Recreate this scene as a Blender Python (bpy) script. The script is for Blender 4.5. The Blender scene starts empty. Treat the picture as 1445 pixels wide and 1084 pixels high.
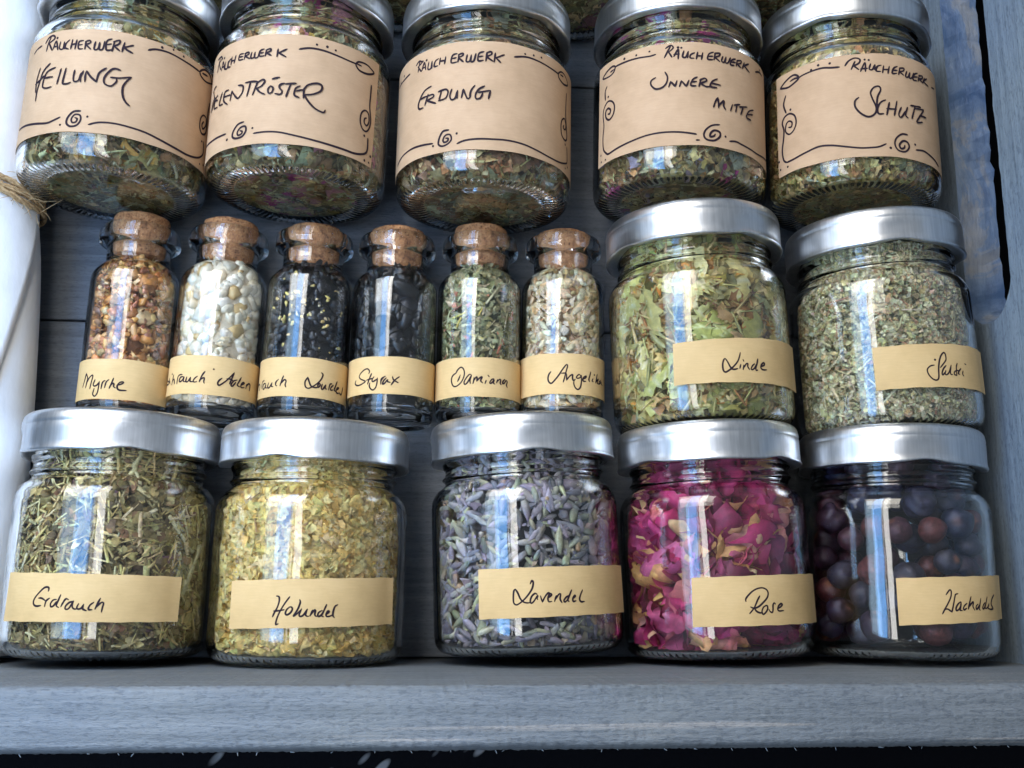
import bpy, math, random
import numpy as np
from mathutils import Matrix, Vector
rng = np.random.default_rng(7)
random.seed(7)
S = 0.01                      # everything below is written in centimetres
scene = bpy.context.scene
col = scene.collection

# ------------------------------------------------------------------ camera, light, exposure
cd = bpy.data.cameras.new('camera'); cam = bpy.data.objects.new('camera', cd); col.objects.link(cam)
cd.sensor_width = 36.0; cd.lens = 36.297; cd.clip_start = 0.005; cd.clip_end = 50.0
cam.matrix_world = Matrix(((0.996665, -0.019478, -0.079243, -0.0159054),
                           (0.002857, 0.978827, -0.204670, 0.0306332),
                           (0.081551, 0.203761, 0.975618, 0.3049825),
                           (0, 0, 0, 1)))
scene.camera = cam
world = bpy.data.worlds.new('World'); scene.world = world; world.use_nodes = True
bg = world.node_tree.nodes['Background']
bg.inputs['Color'].default_value = (0.76, 0.87, 1.0, 1); bg.inputs['Strength'].default_value = 0.27

def area(name, loc, target, sx, sy, watts, color, roll=0.0):
    ld = bpy.data.lights.new(name, 'AREA'); ld.shape = 'RECTANGLE'
    ld.size = sx * S; ld.size_y = sy * S; ld.energy = watts; ld.color = color
    o = bpy.data.objects.new(name, ld); col.objects.link(o)
    p = Vector(loc) * S; d = (Vector(target) * S - p).normalized()
    y = Vector((0, 1, 0)); zz = -d; x = y.cross(zz).normalized(); y = zz.cross(x)
    cr, sr = math.cos(roll), math.sin(roll); x, y = x * cr + y * sr, y * cr - x * sr
    o.matrix_world = Matrix(((x.x, y.x, zz.x, p.x), (x.y, y.y, zz.y, p.y), (x.z, y.z, zz.z, p.z), (0, 0, 0, 1)))
    return o
area('bright_sky_light', (-9.6, 5, 36), (-9.6, 5, 0), 5.0, 34, 0.42, (1.0, 0.98, 0.95), 0.10)
area('bright_sky_light', (-9.4, 38, 36.3), (-9.4, 38, 0), 6.2, 32, 0.48, (1.0, 0.98, 0.95), -0.06)
area('thin_sky_light', (-14.2, 16, 36), (-14.2, 16, 0), 1.1, 74, 0.11, (1.0, 0.98, 0.95), 0.03)
area('blue_sky_light', (-21.2, 16, 36.4), (-19, 15.5, 0), 11.5, 78, 2.3, (0.20, 0.48, 1.0), -0.05)
area('pale_sky_light', (-36, 18, 38), (-27, 17, 0), 15, 70, 1.25, (0.52, 0.75, 1.0), 0.12)
area('wide_fill_light', (-75, 105, 115), (0, 8, 0), 120, 90, 19.0, (1.0, 0.935, 0.84))  # added warm fill, set where the upright glass walls do not mirror it

scene.view_settings.view_transform = 'Standard'; scene.view_settings.look = 'None'
scene.view_settings.exposure = 0.07; scene.view_settings.gamma = 1.0
cy = scene.cycles
cy.use_denoising = True
try: cy.denoiser = 'OPENIMAGEDENOISE'; cy.denoising_input_passes = 'RGB_ALBEDO_NORMAL'
except Exception: pass
cy.max_bounces = 18; cy.diffuse_bounces = 6; cy.glossy_bounces = 6; cy.transmission_bounces = 16; cy.transparent_max_bounces = 8
cy.caustics_refractive = True; cy.caustics_reflective = True; cy.sample_clamp_indirect = 6.0; cy.blur_glossy = 0.3

# ------------------------------------------------------------------ helpers
def tag(o, label=None, cat=None, group=None, kind=None):
    if label: o['label'] = label
    if cat: o['category'] = cat
    if group: o['group'] = group
    if kind: o['kind'] = kind
    return o
def mesh(name, V, F, smooth=True, mats=(), fm=None, tint=None):
    me = bpy.data.meshes.new(name)
    me.from_pydata((np.asarray(V, float) * S).tolist(), [], [list(map(int, f)) for f in F])
    for m in mats: me.materials.append(m)
    if fm is not None: me.polygons.foreach_set('material_index', np.asarray(fm, np.int32))
    if smooth: me.polygons.foreach_set('use_smooth', np.ones(len(me.polygons), bool))
    me.update(); return me
def obj(name, me, parent=None, loc=None, rotz=0.0):
    o = bpy.data.objects.new(name, me); col.objects.link(o)
    if parent is not None: o.parent = parent
    if loc is not None: o.location = Vector(loc) * S
    if rotz: o.rotation_euler = (0, 0, rotz)
    return o
def empty(name, loc, rotz=0.0):
    o = obj(name, None, None, loc, rotz); o.empty_display_size = 0.01; return o
def pol(th, s, r): return (r * math.sin(th), s, r * math.cos(th))

def lathe(prof, seg, mod=None, closed=False):
    """profile of (r, s); axis = local Y"""
    V, F, ring = [], [], []
    for i, (r, s) in enumerate(prof):
        if r < 1e-6:
            ring.append([len(V)]); V.append((0, s, 0)); continue
        ids = []
        for k in range(seg):
            th = 2 * math.pi * k / seg; rr, ss = (r, s) if mod is None else mod(th, i, r, s, k)
            ids.append(len(V)); V.append(pol(th, ss, rr))
        ring.append(ids)
    n = len(prof)
    for i in range(n if closed else n - 1):
        a, b = ring[i], ring[(i + 1) % n]
        if len(a) == 1 and len(b) == 1: continue
        for k in range(seg):
            q = (k + 1) % seg
            if len(a) == 1: F.append((a[0], b[q], b[k]))
            elif len(b) == 1: F.append((a[k], a[q], b[0]))
            else: F.append((a[k], a[q], b[q], b[k]))
    return V, F
def smooth_prof(pts, n=4):
    """Catmull-Rom resampling of a profile"""
    P = np.array(pts, float); out = []
    for i in range(len(P) - 1):
        p0 = P[max(i - 1, 0)]; p1 = P[i]; p2 = P[i + 1]; p3 = P[min(i + 2, len(P) - 1)]
        for t in np.linspace(0, 1, n, endpoint=False):
            q = 0.5 * ((2 * p1) + (-p0 + p2) * t + (2 * p0 - 5 * p1 + 4 * p2 - p3) * t * t + (-p0 + 3 * p1 - 3 * p2 + p3) * t ** 3)
            out.append((max(float(q[0]), 0.0), float(q[1])))
    out.append(tuple(map(float, P[-1]))); return out
def tube(path, rad, seg=6, caps=True):
    P = np.array(path, float); n = len(P); V, F = [], []
    up = np.array([0.3, 0.2, 1.0])
    for i in range(n):
        t = P[min(i + 1, n - 1)] - P[max(i - 1, 0)]; t /= np.linalg.norm(t) + 1e-9
        a = np.cross(t, up); a /= np.linalg.norm(a) + 1e-9; b = np.cross(t, a)
        r = rad[i] if hasattr(rad, '__len__') else rad
        for k in range(seg):
            w = 2 * math.pi * k / seg; V.append(tuple(P[i] + r * (math.cos(w) * a + math.sin(w) * b)))
    for i in range(n - 1):
        for k in range(seg):
            q = (k + 1) % seg; F.append((i * seg + k, i * seg + q, (i + 1) * seg + q, (i + 1) * seg + k))
    if caps: F.append(tuple(range(seg))[::-1]); F.append(tuple((n - 1) * seg + k for k in range(seg)))
    return V, F
def join(parts):
    V, F = [], []
    for v, f in parts:
        b = len(V); V += list(v); F += [tuple(i + b for i in q) for q in f]
    return V, F

# ------------------------------------------------------------------ materials
def mat(name, base=(0.5, 0.5, 0.5), rough=0.5, metal=0.0, **kw):
    m = bpy.data.materials.new(name); m.use_nodes = True
    p = m.node_tree.nodes['Principled BSDF']
    p.inputs['Base Color'].default_value = (*base, 1); p.inputs['Roughness'].default_value = rough; p.inputs['Metallic'].default_value = metal
    for k, v in kw.items(): p.inputs[k.replace('_', ' ')].default_value = v
    return m, m.node_tree.nodes, m.node_tree.links, p
def coords(N, L, scale, kind='Object'):
    tc = N.new('ShaderNodeTexCoord'); mp = N.new('ShaderNodeMapping'); L.new(tc.outputs[kind], mp.inputs['Vector'])
    mp.inputs['Scale'].default_value = [c * 100 for c in scale]      # scale per centimetre
    return mp.outputs['Vector']
def noise(N, L, vec, scale=1.0, detail=4.0, rough=0.55, dist=0.0):
    n = N.new('ShaderNodeTexNoise'); L.new(vec, n.inputs['Vector']); n.inputs['Scale'].default_value = scale
    n.inputs['Detail'].default_value = detail; n.inputs['Roughness'].default_value = rough; n.inputs['Distortion'].default_value = dist
    return n.outputs['Fac']
def ramp(N, L, fac, stops):
    r = N.new('ShaderNodeValToRGB'); L.new(fac, r.inputs['Fac']); e = r.color_ramp.elements
    while len(e) < len(stops): e.new(0.5)
    for el, (p, c) in zip(e, stops): el.position = p; el.color = (*c, 1) if len(c) == 3 else c
    return r.outputs['Color']
def mix(N, L, a, b, fac, mode='MIX'):
    x = N.new('ShaderNodeMix'); x.data_type = 'RGBA'; x.blend_type = mode
    for s_, v in ((x.inputs['Factor'], fac), (x.inputs[6], a), (x.inputs[7], b)):
        if hasattr(v, 'node'): L.new(v, s_)
        elif isinstance(v, (int, float)): s_.default_value = v
        else: s_.default_value = (*v, 1)
    return x.outputs[2]
def bump(N, L, p, h, strength=0.3, dist=0.01):
    b = N.new('ShaderNodeBump'); b.inputs['Strength'].default_value = strength; b.inputs['Distance'].default_value = dist * S
    L.new(h, b.inputs['Height']); L.new(b.outputs['Normal'], p.inputs['Normal']); return b

def glass_mat(name, color, rough=0.012):
    m = bpy.data.materials.new(name); m.use_nodes = True; N, L = m.node_tree.nodes, m.node_tree.links
    N.clear(); o = N.new('ShaderNodeOutputMaterial'); g = N.new('ShaderNodeBsdfGlass')
    g.inputs['Color'].default_value = (*color, 1); g.inputs['Roughness'].default_value = rough; g.inputs['IOR'].default_value = 1.5
    b = N.new('ShaderNodeBump'); b.inputs['Strength'].default_value = 0.22; b.inputs['Distance'].default_value = 0.0005
    L.new(noise(N, L, coords(N, L, (1, 0.6, 1)), 0.9, 2.0), b.inputs['Height']); L.new(b.outputs['Normal'], g.inputs['Normal'])
    sm = N.new('ShaderNodeMapRange'); L.new(noise(N, L, coords(N, L, (0.8, 0.8, 0.8)), 1.0, 6.0, 0.7), sm.inputs[0]); sm.inputs[1].default_value = 0.5; sm.inputs[2].default_value = 0.72; sm.inputs[3].default_value = rough; sm.inputs[4].default_value = rough + 0.07
    L.new(sm.outputs[0], g.inputs['Roughness'])
    L.new(g.outputs[0], o.inputs['Surface']); return m
M_glass = glass_mat('jar_glass', (0.985, 0.988, 0.982))
M_glass2 = glass_mat('bottle_glass', (0.99, 0.993, 0.99))

M_lid, N, L, p = mat('brushed_lid_metal', (0.72, 0.73, 0.74), 0.34, 1.0)
v = coords(N, L, (14, 0.7, 14)); f = noise(N, L, v, 1.0, 3.0)
L.new(ramp(N, L, f, [(0.3, (0.58, 0.59, 0.60)), (0.75, (0.74, 0.75, 0.76))]), p.inputs['Base Color'])
r_ = N.new('ShaderNodeMapRange'); L.new(noise(N, L, coords(N, L, (3, 3, 3)), 1.0, 4.0), r_.inputs[0]); r_.inputs[3].default_value = 0.27; r_.inputs[4].default_value = 0.44
L.new(r_.outputs[0], p.inputs['Roughness']); bump(N, L, p, f, 0.10, 0.006)

def kraft(name, c0, c1, c2):
    m, N, L, p = mat(name, c1, 0.75)
    f = noise(N, L, coords(N, L, (1.1, 1.1, 1.1)), 1.0, 6.0, 0.65)
    g = noise(N, L, coords(N, L, (3, 30, 3)), 1.0, 4.0, 0.6)
    base = ramp(N, L, f, [(0.25, c0), (0.5, c1), (0.78, c2)])
    base = mix(N, L, base, ramp(N, L, g, [(0.3, (0.86, 0.84, 0.80)), (0.7, (1.0, 1.0, 1.0))]), 0.55, 'MULTIPLY')
    sp = noise(N, L, coords(N, L, (2.3, 2.3, 2.3)), 1.0, 8.0, 0.75)
    base = mix(N, L, base, (0.24, 0.19, 0.15), ramp(N, L, sp, [(0.66, (0, 0, 0)), (0.74, (0.45, 0.45, 0.45))]))
    L.new(base, p.inputs['Base Color']); bump(N, L, p, g, 0.25, 0.004); return m
M_kraft = kraft('brown_kraft_paper', (0.42, 0.268, 0.148), (0.485, 0.312, 0.178), (0.54, 0.355, 0.21))
M_kraft2 = kraft('yellow_kraft_paper', (0.53, 0.355, 0.150), (0.60, 0.405, 0.178), (0.65, 0.45, 0.21))
M_ink, N, L, p = mat('felt_pen_ink', (0.020, 0.011, 0.016), 0.7, Specular_IOR_Level=0.15)

M_cork, N, L, p = mat('cork', (0.45, 0.22, 0.11), 0.85)
f = noise(N, L, coords(N, L, (6, 6, 6)), 1.0, 5.0, 0.7)
vo = N.new('ShaderNodeTexVoronoi'); L.new(coords(N, L, (9, 9, 9)), vo.inputs['Vector']); vo.inputs['Scale'].default_value = 1.0
c = ramp(N, L, f, [(0.32, (0.17, 0.06, 0.02)), (0.48, (0.40, 0.175, 0.065)), (0.75, (0.58, 0.31, 0.14))])
c = mix(N, L, c, ramp(N, L, vo.outputs['Distance'], [(0.0, (0.16, 0.10, 0.07)), (0.16, (0.4, 0.3, 0.22)), (0.30, (1, 1, 1))]), 0.85, 'MULTIPLY')
f2 = noise(N, L, coords(N, L, (18, 18, 18)), 1.0, 3.0, 0.7)
c = mix(N, L, c, ramp(N, L, f2, [(0.35, (0.55, 0.48, 0.42)), (0.5, (1, 1, 1)), (0.7, (1.25, 1.22, 1.18))]), 0.8, 'MULTIPLY')
L.new(c, p.inputs['Base Color']); bump(N, L, p, f, 0.8, 0.04)

def wood(name, c0, c1, c2, axis, streak=(0.42, 0.36, 0.30), bumpy=0.5, amt=0.3):
    m, N, L, p = mat(name, c1, 0.62)
    lo, hi = 0.16, 5.0
    sc = [hi, hi, hi]; sc[axis] = lo
    sc2 = [14, 14, 14]; sc2[axis] = 1.3
    a = noise(N, L, coords(N, L, sc), 1.0, 6.0, 0.65, 0.4); b = noise(N, L, coords(N, L, sc2), 1.0, 5.0, 0.7)
    big = noise(N, L, coords(N, L, (0.22, 0.22, 0.22)), 1.0, 3.0)
    base = ramp(N, L, a, [(0.28, c0), (0.5, c1), (0.74, c2)])
    base = mix(N, L, base, ramp(N, L, b, [(0.30, (0.62, 0.64, 0.68)), (0.52, (1, 1, 1))]), 0.55, 'MULTIPLY')
    base = mix(N, L, base, ramp(N, L, big, [(0.3, (0.78, 0.82, 0.90)), (0.7, (1.06, 1.04, 1.0))]), 0.8, 'MULTIPLY')
    sc3 = [2.2, 2.2, 2.2]; sc3[axis] = 0.05
    st = noise(N, L, coords(N, L, sc3), 1.0, 3.0)
    base = mix(N, L, base, streak, ramp(N, L, st, [(0.66, (0, 0, 0)), (0.70, (amt, amt, amt)), (0.73, (0, 0, 0))]))
    sc4 = [16, 16, 16]; sc4[axis] = 5.5
    pr = noise(N, L, coords(N, L, sc4), 1.0, 3.0, 0.6)
    base = mix(N, L, base, ramp(N, L, pr, [(0.36, (0.60, 0.62, 0.66)), (0.47, (1, 1, 1)), (0.66, (1, 1, 1)), (0.74, (1.22, 1.20, 1.17))]), 0.75, 'MULTIPLY')
    L.new(base, p.inputs['Base Color'])
    h = N.new('ShaderNodeMath'); h.operation = 'ADD'; L.new(pr, h.inputs[0]); L.new(b, h.inputs[1])
    bump(N, L, p, h.outputs[0], bumpy, 0.035); return m
M_wx = wood('grey_blue_washed_wood', (0.108, 0.118, 0.120), (0.152, 0.163, 0.165), (0.200, 0.210, 0.210), 0, bumpy=0.8, amt=0.4)
M_wy = wood('grey_blue_washed_side_wood', (0.125, 0.158, 0.190), (0.180, 0.224, 0.262), (0.25, 0.298, 0.335), 1, amt=0.15)
M_floor = wood('shade_darkened_floor_wood', (0.050, 0.056, 0.064), (0.080, 0.089, 0.101), (0.115, 0.126, 0.139), 0, streak=(0.13, 0.14, 0.16), bumpy=0.35)  # same wood as the boards, its colour darkened to hold the floor's shade
M_slot, N, L, p = mat('blue_slot_paint', (0.10, 0.16, 0.27), 0.45)
f = noise(N, L, coords(N, L, (0.55, 0.30, 0.55)), 1.0, 7.0, 0.62, 0.9)
g = noise(N, L, coords(N, L, (5, 1.2, 5)), 1.0, 5.0, 0.7)
c = ramp(N, L, f, [(0.40, (0.045, 0.085, 0.165)), (0.46, (0.085, 0.13, 0.215)), (0.54, (0.115, 0.16, 0.235)), (0.56, (0.165, 0.185, 0.22)), (0.63, (0.19, 0.195, 0.205)), (0.70, (0.12, 0.16, 0.225))])
c = mix(N, L, c, ramp(N, L, g, [(0.32, (0.6, 0.63, 0.7)), (0.5, (1, 1, 1)), (0.72, (1.3, 1.25, 1.2))]), 0.8, 'MULTIPLY')
L.new(c, p.inputs['Base Color']); bump(N, L, p, g, 0.7, 0.06)

M_paper, N, L, p = mat('white_paper', (0.74, 0.74, 0.735), 0.7)
f = noise(N, L, coords(N, L, (1.0, 1.0, 1.0)), 1.0, 5.0)
sp = noise(N, L, coords(N, L, (3.1, 3.1, 3.1)), 1.0, 2.0)
c = ramp(N, L, f, [(0.3, (0.69, 0.69, 0.685)), (0.7, (0.77, 0.77, 0.765))])
c = mix(N, L, c, (0.2, 0.19, 0.19), ramp(N, L, sp, [(0.80, (0, 0, 0)), (0.82, (1, 1, 1))]))
L.new(c, p.inputs['Base Color']); bump(N, L, p, noise(N, L, coords(N, L, (0.5, 0.22, 0.5)), 1.0, 6.0, 0.62), 0.6, 0.10)
M_twine, N, L, p = mat('jute_twine', (0.45, 0.29, 0.13), 0.9)
f = noise(N, L, coords(N, L, (12, 12, 12)), 1.0, 4.0)
L.new(ramp(N, L, f, [(0.3, (0.26, 0.15, 0.06)), (0.7, (0.60, 0.42, 0.22))]), p.inputs['Base Color']); bump(N, L, p, f, 0.8, 0.03)

M_cloth, N, L, p = mat('black_flecked_cloth', (0.004, 0.004, 0.005), 0.9, Specular_IOR_Level=0.05)
tc = N.new('ShaderNodeTexCoord'); rt = N.new('ShaderNodeMapping'); L.new(tc.outputs['Object'], rt.inputs['Vector']); rt.inputs['Rotation'].default_value = (0, -0.75, 0)
sq = N.new('ShaderNodeMapping'); L.new(rt.outputs[0], sq.inputs['Vector']); sq.inputs['Scale'].default_value = (85, 100, 230)
vo = N.new('ShaderNodeTexVoronoi'); L.new(sq.outputs[0], vo.inputs['Vector']); vo.inputs['Scale'].default_value = 1.0; vo.inputs['Randomness'].default_value = 0.75
fl = ramp(N, L, vo.outputs['Distance'], [(0.24, (1, 1, 1)), (0.34, (0, 0, 0))])
sx_ = N.new('ShaderNodeSeparateXYZ'); L.new(tc.outputs['Object'], sx_.inputs[0])
mr = N.new('ShaderNodeMapRange'); L.new(sx_.outputs[0], mr.inputs[0]); mr.inputs[1].default_value = -0.09; mr.inputs[2].default_value = 0.03
zone = mr.outputs[0]
fl = mix(N, L, (0, 0, 0), fl, ramp(N, L, zone, [(0.10, (0, 0, 0)), (0.14, (1, 1, 1)), (0.80, (1, 1, 1)), (0.84, (0, 0, 0))]))
L.new(mix(N, L, (0.004, 0.004, 0.005), (0.20, 0.195, 0.19), fl), p.inputs['Base Color'])
bump(N, L, p, noise(N, L, coords(N, L, (25, 25, 25)), 1.0, 2.0), 0.4, 0.01)

def tinted(name, rough=0.7, noise_scale=9.0, spread=0.45, sss=0.0, bump_s=0.5, stretch=(1, 1, 1), leafy=0.0):
    """botanical material: colour of each piece from the mesh attribute 'tint', fibre noise over it"""
    m, N, L, p = mat(name, (0.3, 0.3, 0.2), rough)
    at = N.new('ShaderNodeAttribute'); at.attribute_name = 'tint'
    f = noise(N, L, coords(N, L, [noise_scale * k for k in stretch]), 1.0, 5.0, 0.65)
    lo, hi = 1 - spread, 1 + spread * 0.6
    L.new(mix(N, L, at.outputs['Color'], ramp(N, L, f, [(0.3, (lo, lo, lo)), (0.7, (hi, hi, hi))]), 1.0, 'MULTIPLY'), p.inputs['Base Color'])
    bump(N, L, p, f, bump_s, 0.02)
    if leafy:
        tr = N.new('ShaderNodeBsdfTranslucent'); L.new(p.inputs['Base Color'].links[0].from_socket, tr.inputs['Color'])
        ms = N.new('ShaderNodeMixShader'); ms.inputs[0].default_value = leafy; L.new(p.outputs[0], ms.inputs[1]); L.new(tr.outputs[0], ms.inputs[2])
        L.new(ms.outputs[0], N['Material Output'].inputs['Surface'])
    if sss: p.inputs['Subsurface Weight'].default_value = sss; p.inputs['Subsurface Radius'].default_value = (0.004, 0.003, 0.0015); p.inputs['Subsurface Scale'].default_value = 0.5
    return m
M_herb = tinted('dried_herb', leafy=0.15)
M_petal = tinted('dried_petal', 0.6, 5.0, 0.35, 0.0, 0.7, (1, 1, 1), leafy=0.22)
M_bud = tinted('dried_bud', 0.8, 10.0, 0.3, 0.0, 0.5)
M_resin = tinted('clouded_resin', 0.5, 6.0, 0.2, 0.0, 0.5)
M_amber = tinted('amber_resin', 0.35, 6.0, 0.4, 0.0, 0.6)
M_black = tinted('black_charred_resin', 0.38, 7.0, 0.5, 0.0, 0.7)
M_berry = tinted('dried_berry_skin', 0.45, 3.5, 0.6, 0.0, 1.0)
N, L = M_berry.node_tree.nodes, M_berry.node_tree.links; p = N['Principled BSDF']; p.inputs['Specular IOR Level'].default_value = 0.3
src = p.inputs['Base Color'].links[0].from_socket
bl = noise(N, L, coords(N, L, (0.02, 0.02, 0.02)), 1.0, 6.0, 0.7)
L.new(mix(N, L, src, (0.16, 0.14, 0.16), ramp(N, L, bl, [(0.55, (0, 0, 0)), (0.75, (0.2, 0.2, 0.2))])), p.inputs['Base Color'])

# ------------------------------------------------------------------ the crate and what it lies on
FZ = 0.0
def box(x0, x1, y0, y1, z0, z1):
    V = [(x, y, z) for x in (x0, x1) for y in (y0, y1) for z in (z0, z1)]
    return V, [(0, 1, 3, 2), (4, 6, 7, 5), (0, 4, 5, 1), (2, 3, 7, 6), (0, 2, 6, 4), (1, 5, 7, 3)]
def bevel_obj(o, w, seg=2):
    b = o.modifiers.new('bevel', 'BEVEL'); b.width = w * S; b.segments = seg; b.limit_method = 'ANGLE'; return o
cloth = obj('dark_cloth', mesh('dark_cloth', *lathe([(0.0, 0.0), (160, 0.0)], 48), mats=(M_cloth,)), None, (0, 10, -1.25))
cloth.rotation_euler = (math.pi / 2, 0, 0)
tag(cloth, 'black cloth with pale feather shaped flecks spread under the wooden crate', 'cloth', kind='structure')
crate = empty('wooden_crate', (0, 0, 0))
tag(crate, 'open grey blue washed wooden crate holding all the jars and bottles', 'crate')
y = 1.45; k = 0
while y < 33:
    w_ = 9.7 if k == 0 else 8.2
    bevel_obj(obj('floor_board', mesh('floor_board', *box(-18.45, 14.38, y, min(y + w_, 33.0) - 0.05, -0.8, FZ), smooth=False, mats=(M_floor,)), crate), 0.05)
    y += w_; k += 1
RIM = 9.35
# near end board: finely divided so that its sawn edges can be rough
def rough_board(x0, x1, y0, y1, z0, z1, nx, amp):
    V, F = [], []
    sec = [(y1, z0), (y1, (z0 + z1) / 2), (y1, z1 - 0.10), (y1 - 0.03, z1 - 0.03), (y1 - 0.10, z1)] + [(y1 - 0.10 - (y1 - y0 - 0.34) * q / 6, z1) for q in range(1, 7)] + [(y0 + 0.16, z1 - 0.02), (y0 + 0.03, z1 - 0.42), (y0, z1 - 0.55), (y0, (z0 + z1) / 2), (y0, z0)]
    for i in range(nx + 1):
        x = x0 + (x1 - x0) * i / nx
        for j, (yy, zz) in enumerate(sec):
            a = amp if 2 <= j <= len(sec) - 3 else 0
            V.append((x, yy + a * rng.normal(), zz + a * 0.7 * rng.normal()))
    m = len(sec)
    for i in range(nx):
        for j in range(m):
            q = (j + 1) % m; F.append((i * m + j, (i + 1) * m + j, (i + 1) * m + q, i * m + q))
    F.append(tuple(range(m))); F.append(tuple(nx * m + j for j in range(m))[::-1])
    return V, F
obj('end_board', mesh('end_board', *rough_board(-19.7, 15.6, 0.12, 1.42, -0.8, RIM, 700, 0.007), mats=(M_wx,)), crate)
fib = []
for k in range(30):
    x = -10.5 + 0.72 * k + rng.uniform(-0.3, 0.3); l = rng.uniform(0.03, 0.10); a = rng.normal(0.2, 1.0)
    fib.append(tube([(x + l * math.sin(a) * t, 0.13 - 0.7 * l * t * abs(math.cos(a)), RIM - 0.45 + 0.05 * t) for t in (0, 0.35, 0.7, 1)], [0.012, 0.010, 0.008, 0.004], 4))
M_fib, _, _, _ = mat('pale_wood_fibre', (0.30, 0.32, 0.33), 0.8)
obj('frayed_wood_fibre', mesh('frayed_wood_fibre', *join(fib), mats=(M_fib,)), crate)
# right side board with its long hand hole
def slotted(x0, x1, Y0, Y1, Z0, Z1, cy0, cy1, cz, r):
    inn, outn = [], []
    def stad(jit):
        pts = []
        for i in range(25): a = math.pi / 2 + math.pi * i / 24; pts.append((cy0 + r * math.cos(a), cz + r * math.sin(a)))
        for i in range(1, 40): pts.append((cy0 + (cy1 - cy0) * i / 40, cz - r))
        for i in range(25): a = -math.pi / 2 + math.pi * i / 24; pts.append((cy1 + r * math.cos(a), cz + r * math.sin(a)))
        for i in range(1, 40): pts.append((cy1 + (cy0 - cy1) * i / 40, cz + r))
        return [(a + rng.normal() * jit, b + rng.normal() * jit) for a, b in pts]
    s0, sm, s1 = stad(0.012), stad(0.02), stad(0.04); n = len(s0)
    def outer():
        pts = []
        for a, b in stad(0):
            da, db = a - (cy0 + cy1) / 2, b - cz
            # project from the slot's spine to the rectangle
            sy = min(max(a, cy0), cy1); d = (a - sy, b - cz); dl = math.hypot(*d) + 1e-9; d = (d[0] / dl, d[1] / dl)
            t = 1e9
            if d[0] > 1e-6: t = min(t, (Y1 - sy) / d[0])
            if d[0] < -1e-6: t = min(t, (Y0 - sy) / d[0])
            if d[1] > 1e-6: t = min(t, (Z1 - cz) / d[1])
            if d[1] < -1e-6: t = min(t, (Z0 - cz) / d[1])
            pts.append((sy + d[0] * t, cz + d[1] * t))
        return pts
    o_ = outer(); V, F, fm = [], [], []
    loops = [(x0, o_), (x0, s0), ((x0 + x1) / 2, sm), (x1, s1), (x1, o_)]
    for x, l in loops: V += [(x, a, b) for a, b in l]
    # rectangle corners
    for li in range(5):
        for i in range(n):
            q = (i + 1) % n; A, B = li, (li + 1) % 5
            F.append((A * n + i, A * n + q, B * n + q, B * n + i)); fm.append(1 if li in (1, 2) else 0)
    for x in (x0, x1):
        base = 0 if x == x0 else 4 * n
        for (cyy, czz) in ((Y0, Z0), (Y0, Z1), (Y1, Z0), (Y1, Z1)):
            # close the clipped corner with a triangle fan between the two nearest border points
            ids = sorted(range(n), key=lambda i: math.hypot(o_[i][0] - cyy, o_[i][1] - czz))
            onY = [i for i in ids if abs(o_[i][0] - cyy) < 1e-5][0]; onZ = [i for i in ids if abs(o_[i][1] - czz) < 1e-5][0]
            V.append((x, cyy, czz)); F.append((base + onY, len(V) - 1, base + onZ)); fm.append(0)
    return V, F, fm
V, F, fm = slotted(14.4, 15.6, 1.421, 33.0, -0.8, RIM, 12.05, 24.5, 3.12, 1.18)
obj('side_board', mesh('side_board', V, F, smooth=False, mats=(M_wy, M_slot), fm=fm), crate)
bevel_obj(obj('side_board', mesh('side_board', *box(-19.7, -18.5, 1.421, 33.0, -0.8, RIM), smooth=False, mats=(M_wy,)), crate), 0.06)
bevel_obj(obj('end_board', mesh('end_board', *box(-19.7, 15.6, 33.002, 34.2, -0.8, RIM), smooth=False, mats=(M_wx,)), crate), 0.06)

# ------------------------------------------------------------------ jar, lid, bottle, cork meshes
RJ, RIN, HJ, RL = 2.5, 2.32, 6.03, 2.49
outer = smooth_prof([(0, 0.075), (0.9, 0.07), (1.55, 0.05), (1.78, 0.01), (1.92, 0.0), (2.10, 0.015), (2.34, 0.10), (2.46, 0.25), (2.5, 0.50)], 4) + \
        [(2.503, 1.2), (2.503, 2.2), (2.503, 3.2)] + smooth_prof([(2.5, 3.78), (2.47, 3.98), (2.36, 4.20), (2.20, 4.33), (2.125, 4.42), (2.12, 4.50), (2.145, 4.55), (2.20, 4.61), (2.15, 4.68), (2.12, 4.74), (2.12, 4.86), (2.19, 4.95), (2.13, 5.05), (2.12, 5.5), (2.12, 5.88)], 4)
inner = smooth_prof([(2.06, 5.93), (1.98, 5.88), (1.95, 5.4), (1.95, 4.55), (2.0, 4.38), (2.12, 4.22), (2.26, 4.02), (RIN, 3.78)], 4) + [(RIN, 2.8), (RIN, 1.6)] + smooth_prof([(RIN, 0.52), (2.29, 0.34), (2.19, 0.21), (1.9, 0.15), (0.9, 0.165), (0, 0.17)], 4)
nb0, nb1 = 10, 24
def knurl(th, i, r, s, k):
    if 10 <= i <= 24:
        w = math.sin(math.pi * (i - 9) / 16.0) * (1 if (k // 2) % 2 == 0 else -1)
        return r - 0.014 * w * (1 if s > .05 else 0), s + 0.020 * w
    if 58 <= i <= 78:      # the thread runs as a shallow helix
        return r, s + 0.07 * math.sin(th - 0.6)
    return r, s
prof = outer + inner
glass_me = mesh('glass_body', *lathe(prof, 288, knurl), mats=(M_glass,))
def lugs(th, i, r, s, k):
    w = max(0.0, math.cos(4 * th)) ** 3
    if i <= 9: return r - 0.05 * w, s + 0.11 * w * (1 - i / 12)
    return r, s
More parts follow.
